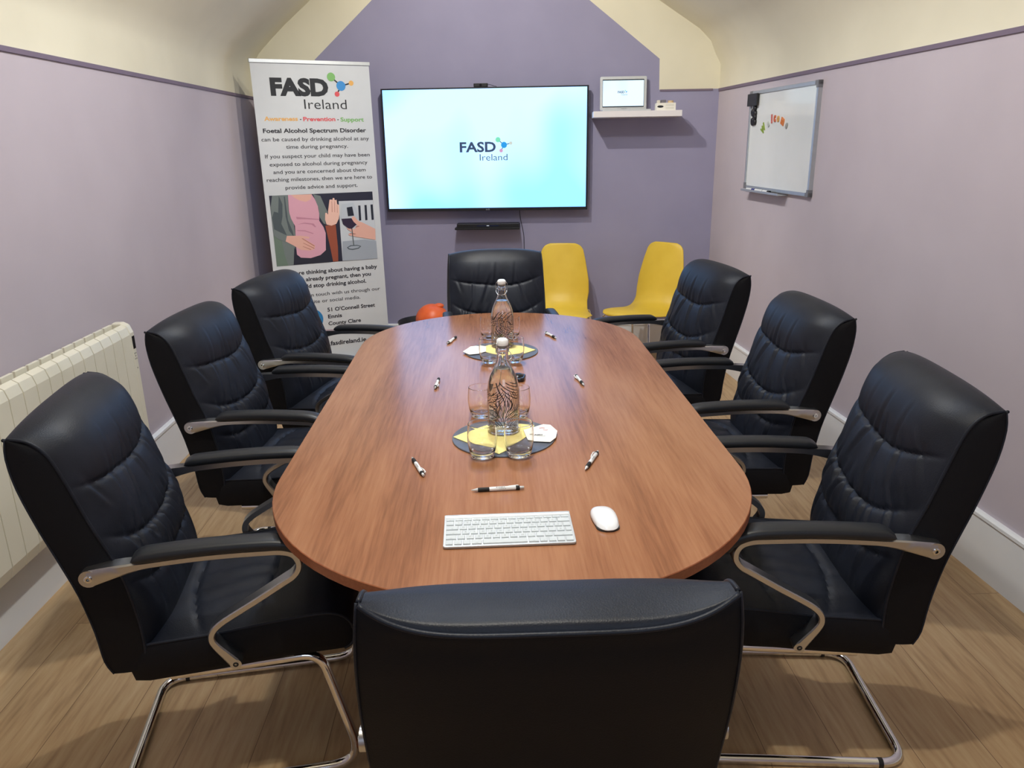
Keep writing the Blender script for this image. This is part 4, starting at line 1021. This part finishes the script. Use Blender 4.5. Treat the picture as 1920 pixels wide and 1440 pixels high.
# bottle -----------------------------------------------------------
def make_bottle():
    root = empty('glass_bottle')
    out = [(.040, .0), (.0445, .003), (.0460, .010), (.0465, .030), (.0463, .100), (.0458, .128), (.0440, .145), (.0400, .162), (.0335, .179), (.0265, .193), (.0210, .205), (.0180, .216), (.0165, .228), (.0160, .236), (.0172, .238), (.0172, .247), (.0160, .249), (.0160, .257), (.0170, .259)]
    outd = [(p.x, p.z) for p in catmull([(r, 0, z) for r, z in out], 3)]
    inn = [(max(r-.0028, .0001), z) for r, z in outd if z > .007][::-1]
    mb = MB(); mb.lathe([(.0001, .0)]+outd+inn+[(.036, .0065), (.0001, .0060)], 48)
    g = mb.build('bottle_glass', M_GLASS, root, smooth=True, angle=60)
    wat = [(r-.0028-.0002, z) for r, z in outd if .0075 < z < .195]
    mb = MB(); mb.lathe([(.0001, .0068), (.036, .0070)]+wat+[(.0001, wat[-1][1])], 48); mb.build('water', M_WATER, root, smooth=True, angle=50)
    # flowing line print around the body
    R = .04665; rn = random.Random(3); mb = MB()
    W_ = 2*pi*R; H0, H1 = .028, .134; gs = .0043; occ = {}
    sing = [(rn.uniform(0, W_), rn.uniform(H0, H1), rn.choice((-1, 1))*rn.uniform(.7, 1.5)) for _ in range(9)]
    def field(s, z):
        a = pi/2+.6*sin(2*pi*s/W_*2+z*30)+.35*sin(2*pi*s/W_*4-z*40+1)
        for sx, sz, w in sing:
            ds = (s-sx+W_/2) % W_-W_/2; dz = z-sz; r2_ = (ds*ds+dz*dz)/(.014**2); a += w*exp(-r2_)*2.2
        return a
    def free(s, z, me):
        ci, cj = int((s % W_)/gs), int(z/gs)
        for di_ in (-1, 0, 1):
            for dj in (-1, 0, 1):
                for (qs, qz, q) in occ.get(((ci+di_) % int(W_/gs+1), cj+dj), ()):
                    if q != me:
                        ds = (qs-s+W_/2) % W_-W_/2
                        if ds*ds+(qz-z)**2 < (.0042)**2: return False
        return True
    lines = []
    for t in range(2600):
        s, z = rn.uniform(0, W_), rn.uniform(H0, H1)
        if not free(s, z, t): continue
        pts = [(s, z)]
        for dr in (1, -1):
            cs, cz = s, z; seg = []
            for k in range(70):
                a = field(cs, cz); cs += dr*cos(a)*.0014; cz += dr*sin(a)*.0014
                if not (H0 < cz < H1) or not free(cs, cz, t): break
                seg.append((cs, cz))
            pts = (seg[::-1]+pts) if dr == -1 else (pts+seg)
        if len(pts) > 9:
            lines.append(pts)
            for (a, b) in pts: occ.setdefault((int((a % W_)/gs), int(b/gs)), []).append((a % W_, b, t))
    w = .00085
    for pts in lines:
        rows = []
        for i, (a, b) in enumerate(pts):
            p, q = pts[max(i-1, 0)], pts[min(i+1, len(pts)-1)]; dx, dz = q[0]-p[0], q[1]-p[1]; L_ = max(1e-9, sqrt(dx*dx+dz*dz)); nx, nz = -dz/L_*w, dx/L_*w
            ww = 1 if 0 < i < len(pts)-1 else .4
            rows.append([((R+.0001)*cos((a+nx*e)/R), (R+.0001)*sin((a+nx*e)/R), b+nz*e) for e in (-ww, ww)])
        mb.grid(rows)
    mb.build('line_print', M_INK, g, merge=False)
    # stopper and wire bail
    mb = MB(); mb.lathe([(.0001, .252), (.0085, .252), (.0105, .259), (.0165, .2605), (.0172, .266), (.0165, .274), (.0120, .2785), (.0001, .279)], 28); st = mb.build('stopper', M_CERAMIC, root, smooth=True, angle=50)
    mb = MB(); mb.lathe([(.0090, .250), (.0155, .2575), (.0162, .2600)], 24); mb.build('rubber_seal', mat('grey_rubber', S(180, 182, 180), .6), st, smooth=True)
    mb = MB()
    mb.tube([(.0182*cos(2*pi*i/24), .0182*sin(2*pi*i/24), .2425) for i in range(24)], .0011, 6, closed=True)
    for sg in (-1, 1):
        mb.tube(rounded([(sg*.0182, 0, .2425), (sg*.0235, 0, .2400), (sg*.0225, .001, .262), (sg*.016, 0, .272)], [.003, .004], 4), .0011, 6)
        mb.tube(rounded([(sg*.0205, 0, .2425), (sg*.0225, -.010, .232), (sg*.0150, -.0215, .222), (0, -.0245, .2185)], [.003, .006], 4), .0011, 6)
    mb.tube([(-.0165, 0, .272), (.0165, 0, .272)], .0011, 6)
    mb.build('wire_bail', M_WIRE, root, smooth=True)
    return root
b0 = make_bottle(); b0.location = (.037, 2.108, TZ+.0068); b0.rotation_euler = (0, 0, rad(38))
tag(b0, 'near swing-top glass water bottle with black squiggle print', 'bottle', 'swing-top water bottles on the table')
b1 = copy_tree(b0); b1.location = (.056, 3.097, TZ+.0068); b1.rotation_euler = (0, 0, rad(-8))
tag(b1, 'far swing-top glass water bottle with black squiggle print, in front of the far chair', 'bottle', 'swing-top water bottles on the table')
# tumblers
mb = MB()
outp = [(.0001, 0), (.026, 0), (.030, .002), (.0325, .006), (.0350, .016), (.0385, .034), (.0402, .050), (.0400, .066), (.0385, .084), (.0375, .0945)]
innp = [(.0367, .0947), (.0362, .0940), (.0372, .084), (.0386, .066), (.0386, .050), (.0368, .034), (.0325, .020), (.024, .0155), (.012, .0145), (.0001, .0142)]
op = [(p.x, p.z) for p in catmull([(r, 0, z) for r, z in outp[1:]], 3)]; ip = [(p.x, p.z) for p in catmull([(r, 0, z) for r, z in innp], 3)]
mb.lathe([(.0001, 0)]+op+ip, 40)
g0 = mb.build('glass_tumbler', M_GLASS, smooth=True, angle=60)
TUM = [(-.025, 1.925, 'empty glass tumbler, front left of the near bottle'), (.0735, 1.925, 'empty glass tumbler, front right of the near bottle'), (-.030, 2.262, 'empty glass tumbler behind the near bottle on its left'), (.083, 2.250, 'empty glass tumbler behind the near bottle on its right'),
       (.000, 2.862, 'empty glass tumbler, front left of the far bottle'), (.094, 2.862, 'empty glass tumbler, front right of the far bottle'), (.002, 3.262, 'empty glass tumbler behind the far bottle on its left'), (.096, 3.255, 'empty glass tumbler behind the far bottle on its right')]
for i, (x, y, lab) in enumerate(TUM):
    o = g0 if i == 0 else g0.copy()
    if i: COL.objects.link(o)
    on = any((x-mx)**2+(y-my)**2 < .178**2 for mx, my in MATY)
    o.location = (x, y, TZ+(.0048 if on else .0003)); tag(o, lab, 'glass', 'glass tumblers around the water bottles')
# small black gadget behind the near bottle
gd = empty('small_gadget', (.100, 2.640, TZ), rad(-10), 'small glossy black rounded device just behind the near bottle', 'device')
mb = MB(); mb.rbox(-.026, .026, -.036, .036, 0, .014, .018, 5); mb.build('body', M_GLOSSBLK, gd, bevel=.005, seg=4)
mb = MB(); mb.sphere((0, .004, .012), .022, 20, 12, sc=(1, 1.2, .45)); mb.build('top_button', M_GLOSSBLK, gd, smooth=True)

# pens -----------------------------------------------------------
def make_pen():
    root = empty('ballpoint_pen'); z = .0055            # lies along +X from tip to clicker
    def cyl(mb, prof, k=16):
        mb_v0 = len(mb.v)
        for xx, r in prof:
            for j in range(k): a = 2*pi*j/k; mb.v.append((xx, r*cos(a), z+r*sin(a)))
        for i in range(len(prof)-1):
            for j in range(k): mb.face((mb_v0+i*k+j, mb_v0+i*k+(j+1) % k, mb_v0+(i+1)*k+(j+1) % k, mb_v0+(i+1)*k+j))
        mb.face([mb_v0+j for j in range(k)]); mb.face([mb_v0+(len(prof)-1)*k+j for j in range(k)])
    mb = MB(); cyl(mb, [(-.071, .0008), (-.068, .0015), (-.0545, .0044)]); mb.build('tip', M_SILVER, root, smooth=True, angle=40)
    mb = MB(); cyl(mb, [(-.0545, .0046), (-.052, .0052), (-.028, .0052), (-.0265, .0047)]); mb.build('grip', mat('black_rubber', (.012, .012, .013, 1), .7), root, smooth=True, angle=40)
    mb = MB(); cyl(mb, [(-.0265, .0050), (-.022, .0054), (.038, .0054), (.0385, .0050)]); br = mb.build('barrel', mat('pearl_white_barrel', S(226, 228, 230), .28), root, smooth=True, angle=40)
    mb = MB(); put_text(mb, 'FASD', -.010, .012, .0, .0035, 0, .02, 0); put_text(mb, 'Ireland', -.002, .014, -.0042, .0026, 0, 0, 0)
    mb.v = [(x, -.00552*cos(rad(48)+zz*150)*1.0, z+.00552*sin(rad(48)+zz*150)) for x, y, zz in mb.v]; mb.build('printed_logo', M_INKG, br, merge=False)
    mb = MB(); cyl(mb, [(.0385, .0050), (.0390, .0056), (.047, .0056), (.048, .005)]); mb.build('collar', MATS['black_rubber'], root, smooth=True, angle=40)
    mb = MB(); cyl(mb, [(.048, .0038), (.058, .0034), (.0585, .0030)]); mb.build('clicker', M_SILVER, root, smooth=True, angle=40)
    mb = MB()
    pts = [(.046, .005, z+.002), (.044, .0092, z+.002), (.024, .0088, z+.001), (.010, .0062, z)]
    q = rounded(pts, [.003, .01], 4); mb.tube(q, [.0016]*len(q), 8); mb.build('clip', M_WHITE, root, smooth=True)
    return root
p0 = make_pen()
PENS = [((-.053, 1.712), (.089, 1.721), 'white and black pen lying crosswise above the keyboard', 60), ((-.216, 1.930), (-.172, 1.797), 'white and black pen left of the near glasses, closest to the left near chair', 0), ((.238, 1.815), (.294, 1.948), 'white and black pen right of the near glasses, closest to the right near chair', 0),
        ((-.184, 2.672), (-.192, 2.535), 'white and black pen on the table in front of the middle left chair', 0), ((.325, 2.535), (.309, 2.675), 'white and black pen on the table in front of the middle right chair', 0),
        ((-.142, 3.290), (-.180, 3.165), 'white and black pen near the far left end, in front of the furthest left chair', 0), ((.290, 3.215), (.249, 3.345), 'white and black pen near the far right end, in front of the furthest right chair', 0)]
for i, (a, b, lab, _) in enumerate(PENS):
    o = p0 if i == 0 else copy_tree(p0)
    o.location = ((a[0]+b[0])/2+.0, (a[1]+b[1])/2, TZ+.0001); o.rotation_euler = (0, 0, atan2(b[1]-a[1], b[0]-a[0])); tag(o, lab, 'pen', 'ballpoint pens laid out on the table')

# keyboard -----------------------------------------------------------
kb = empty('keyboard', (.0322, 1.5035, TZ), .0165, 'slim silver wireless keyboard with white keys on the near end of the table', 'keyboard')
KT = rad(3.5)
def kz(y): return .0062+(y+.065)*tan(KT)
mb = MB(); W2 = .1405; D2 = .065; rr = .006; pts = []
for cx, cy, a0 in ((W2-rr, D2-.002, 0), (-W2+rr, D2-.002, 90), (-W2+rr, -D2+rr, 180), (W2-rr, -D2+rr, 270)):
    for i in range(5):
        a = rad(a0+22.5*i); r_ = rr if cy < 0 else .002; pts.append((cx+(rr if cy < 0 else rr)*cos(a)*(1 if True else 1), cy+r_*sin(a)))
n = len(pts)
mb.add([(x, y, kz(y)-.0045) for x, y in pts]+[(x, y, kz(y)) for x, y in pts], [tuple(range(n-1, -1, -1)), tuple(range(n, 2*n))]+[(i, (i+1) % n, n+(i+1) % n, n+i) for i in range(n)])
mb.build('body', M_ALUW, kb, bevel=.0006)
mb = MB(); mb.tube([(-W2+.003, D2-.0095, .0085), (W2-.003, D2-.0095, .0085)], .0084, 16); mb.build('battery_tube', M_ALUW, kb, smooth=True, angle=50)
rows_k = [
 (.0405, .0085, [('esc', 1)]+[('F%d' % i, 1) for i in range(1, 13)]+[('', 1)]),
 (.0265, .0145, [(c, 1) for c in ['`', '1', '2', '3', '4', '5', '6', '7', '8', '9', '0', '-', '=']]+[('', 1.55)]),
 (.0075, .0145, [('tab', 1.55)]+[(c, 1) for c in 'QWERTYUIOP[]']+[('', 1.0)]),
 (-.0115, .0145, [('caps', 1.85)]+[(c, 1) for c in "ASDFGHJKL;'#"]+[('', .80)]),
 (-.0305, .0145, [('shift', 1.35), ('~', 1)]+[(c, 1) for c in 'ZXCVBNM,./']+[('shift', 2.3)]),
 (-.0505, .0155, [('fn', 1), ('ctrl', 1), ('alt', 1), ('cmd', 1.3), ('', 5.25), ('cmd', 1.3), ('alt', 1), ('', 1), ('', 1), ('', 1)])]
leg = MB()
for yc, kh, ks in rows_k:
    tot = sum(w for _, w in ks); X0, X1 = -.1355, .1355; gap = .0030; un = (X1-X0+gap)/tot; x = X0
    for c, w in ks:
        x1 = x+w*un-gap; mb = MB(); yy0, yy1 = yc-kh/2, yc+kh/2; e = .0005
        vs = [(x, yy0, kz(yy0)), (x1, yy0, kz(yy0)), (x1, yy1, kz(yy1)), (x, yy1, kz(yy1)), (x+e, yy0+e, kz(yy0)+.0021), (x1-e, yy0+e, kz(yy0)+.0021), (x1-e, yy1-e, kz(yy1)+.0021), (x+e, yy1-e, kz(yy1)+.0021)]
        mb.add(vs, [(3, 2, 1, 0), (4, 5, 6, 7), (0, 1, 5, 4), (1, 2, 6, 5), (2, 3, 7, 6), (3, 0, 4, 7)]); mb.build('key', M_KEY, kb)
        if c:
            big = len(c) == 1; cap = .0042 if big else .0020
            t0 = MB(); put_text(t0, c, 0, None, 0, cap, center=(x+x1)/2)
            yb_ = yc-cap/2 if big else yy0+.002
            leg.add([(a, yb_+cc, kz(yb_+cc)+.00215+.00005) for a, b, cc in t0.v], t0.f)
        x = x1+gap
leg.build('key_legends', mat('grey_key_print', S(118, 122, 128), .6), kb, merge=False)
# mouse -----------------------------------------------------------
ms = empty('computer_mouse', (.2485, 1.5445, TZ), rad(4), 'white low wireless mouse right of the keyboard', 'mouse')
mb = MB(); rows = []; N_ = 24
def mo(t, k=40):
    return None
hw, hl = .0290, .0565
for i in range(13):
    f = i/12; rows.append([])
    for j in range(49):
        a = 2*pi*j/48; ca, sa = cos(a), sin(a); e = 2.5
        rr_ = 1/((abs(ca)**e+abs(sa)**e)**(1/e)); X = hw*rr_*ca*f*(1+.05*sa*f); Y = hl*rr_*sa*f
        Z = .006+.014*sqrt(max(0, 1-(f**3.2)))*(1-.35*(Y/hl)**2)
        rows[-1].append((X, Y, Z))
mb.grid(rows); edge = rows[-1]
mb.grid([edge, [(x*.93, y*.93, .0015) for x, y, z in edge]])
mb.add([(x*.93, y*.93, .0015) for x, y, z in edge[:-1]], [tuple(range(48))])
mb.build('shell', mat('glossy_white_shell', S(236, 240, 246), .12, coat=.4), ms, smooth=True, angle=50)
mb = MB(); mb.rbox(-.026, .026, -.052, .052, 0, .0045, .018, 5); mb.build('underside', mat('grey_underside', S(60, 62, 66), .5), ms)
mb = MB(); lz = .0200
pts = []
for i in range(28):
    a = 2*pi*i/28; r_ = .0036*(1+.06*cos(2*a)); x, y = r_*cos(a), r_*sin(a)*1.05
    if (x-.0046)**2+(y-.0006)**2 < .0021**2: x = .0046-sqrt(max(0, .0021**2-(y-.0006)**2))
    if abs(x) < .0009 and y > 0: y -= .0005
    pts.append((x, y-.016, lz-.0009))
mb.add(pts, [tuple(range(28))]); mb.add([(.0003, -.0118, lz-.0007), (.0018, -.0100, lz-.0007), (.0022, -.0085, lz-.0007), (.0006, -.0098, lz-.0007)], [(0, 1, 2, 3)])
mb.build('maker_logo', mat('logo_grey', S(186, 190, 196), .3), ms, merge=False)
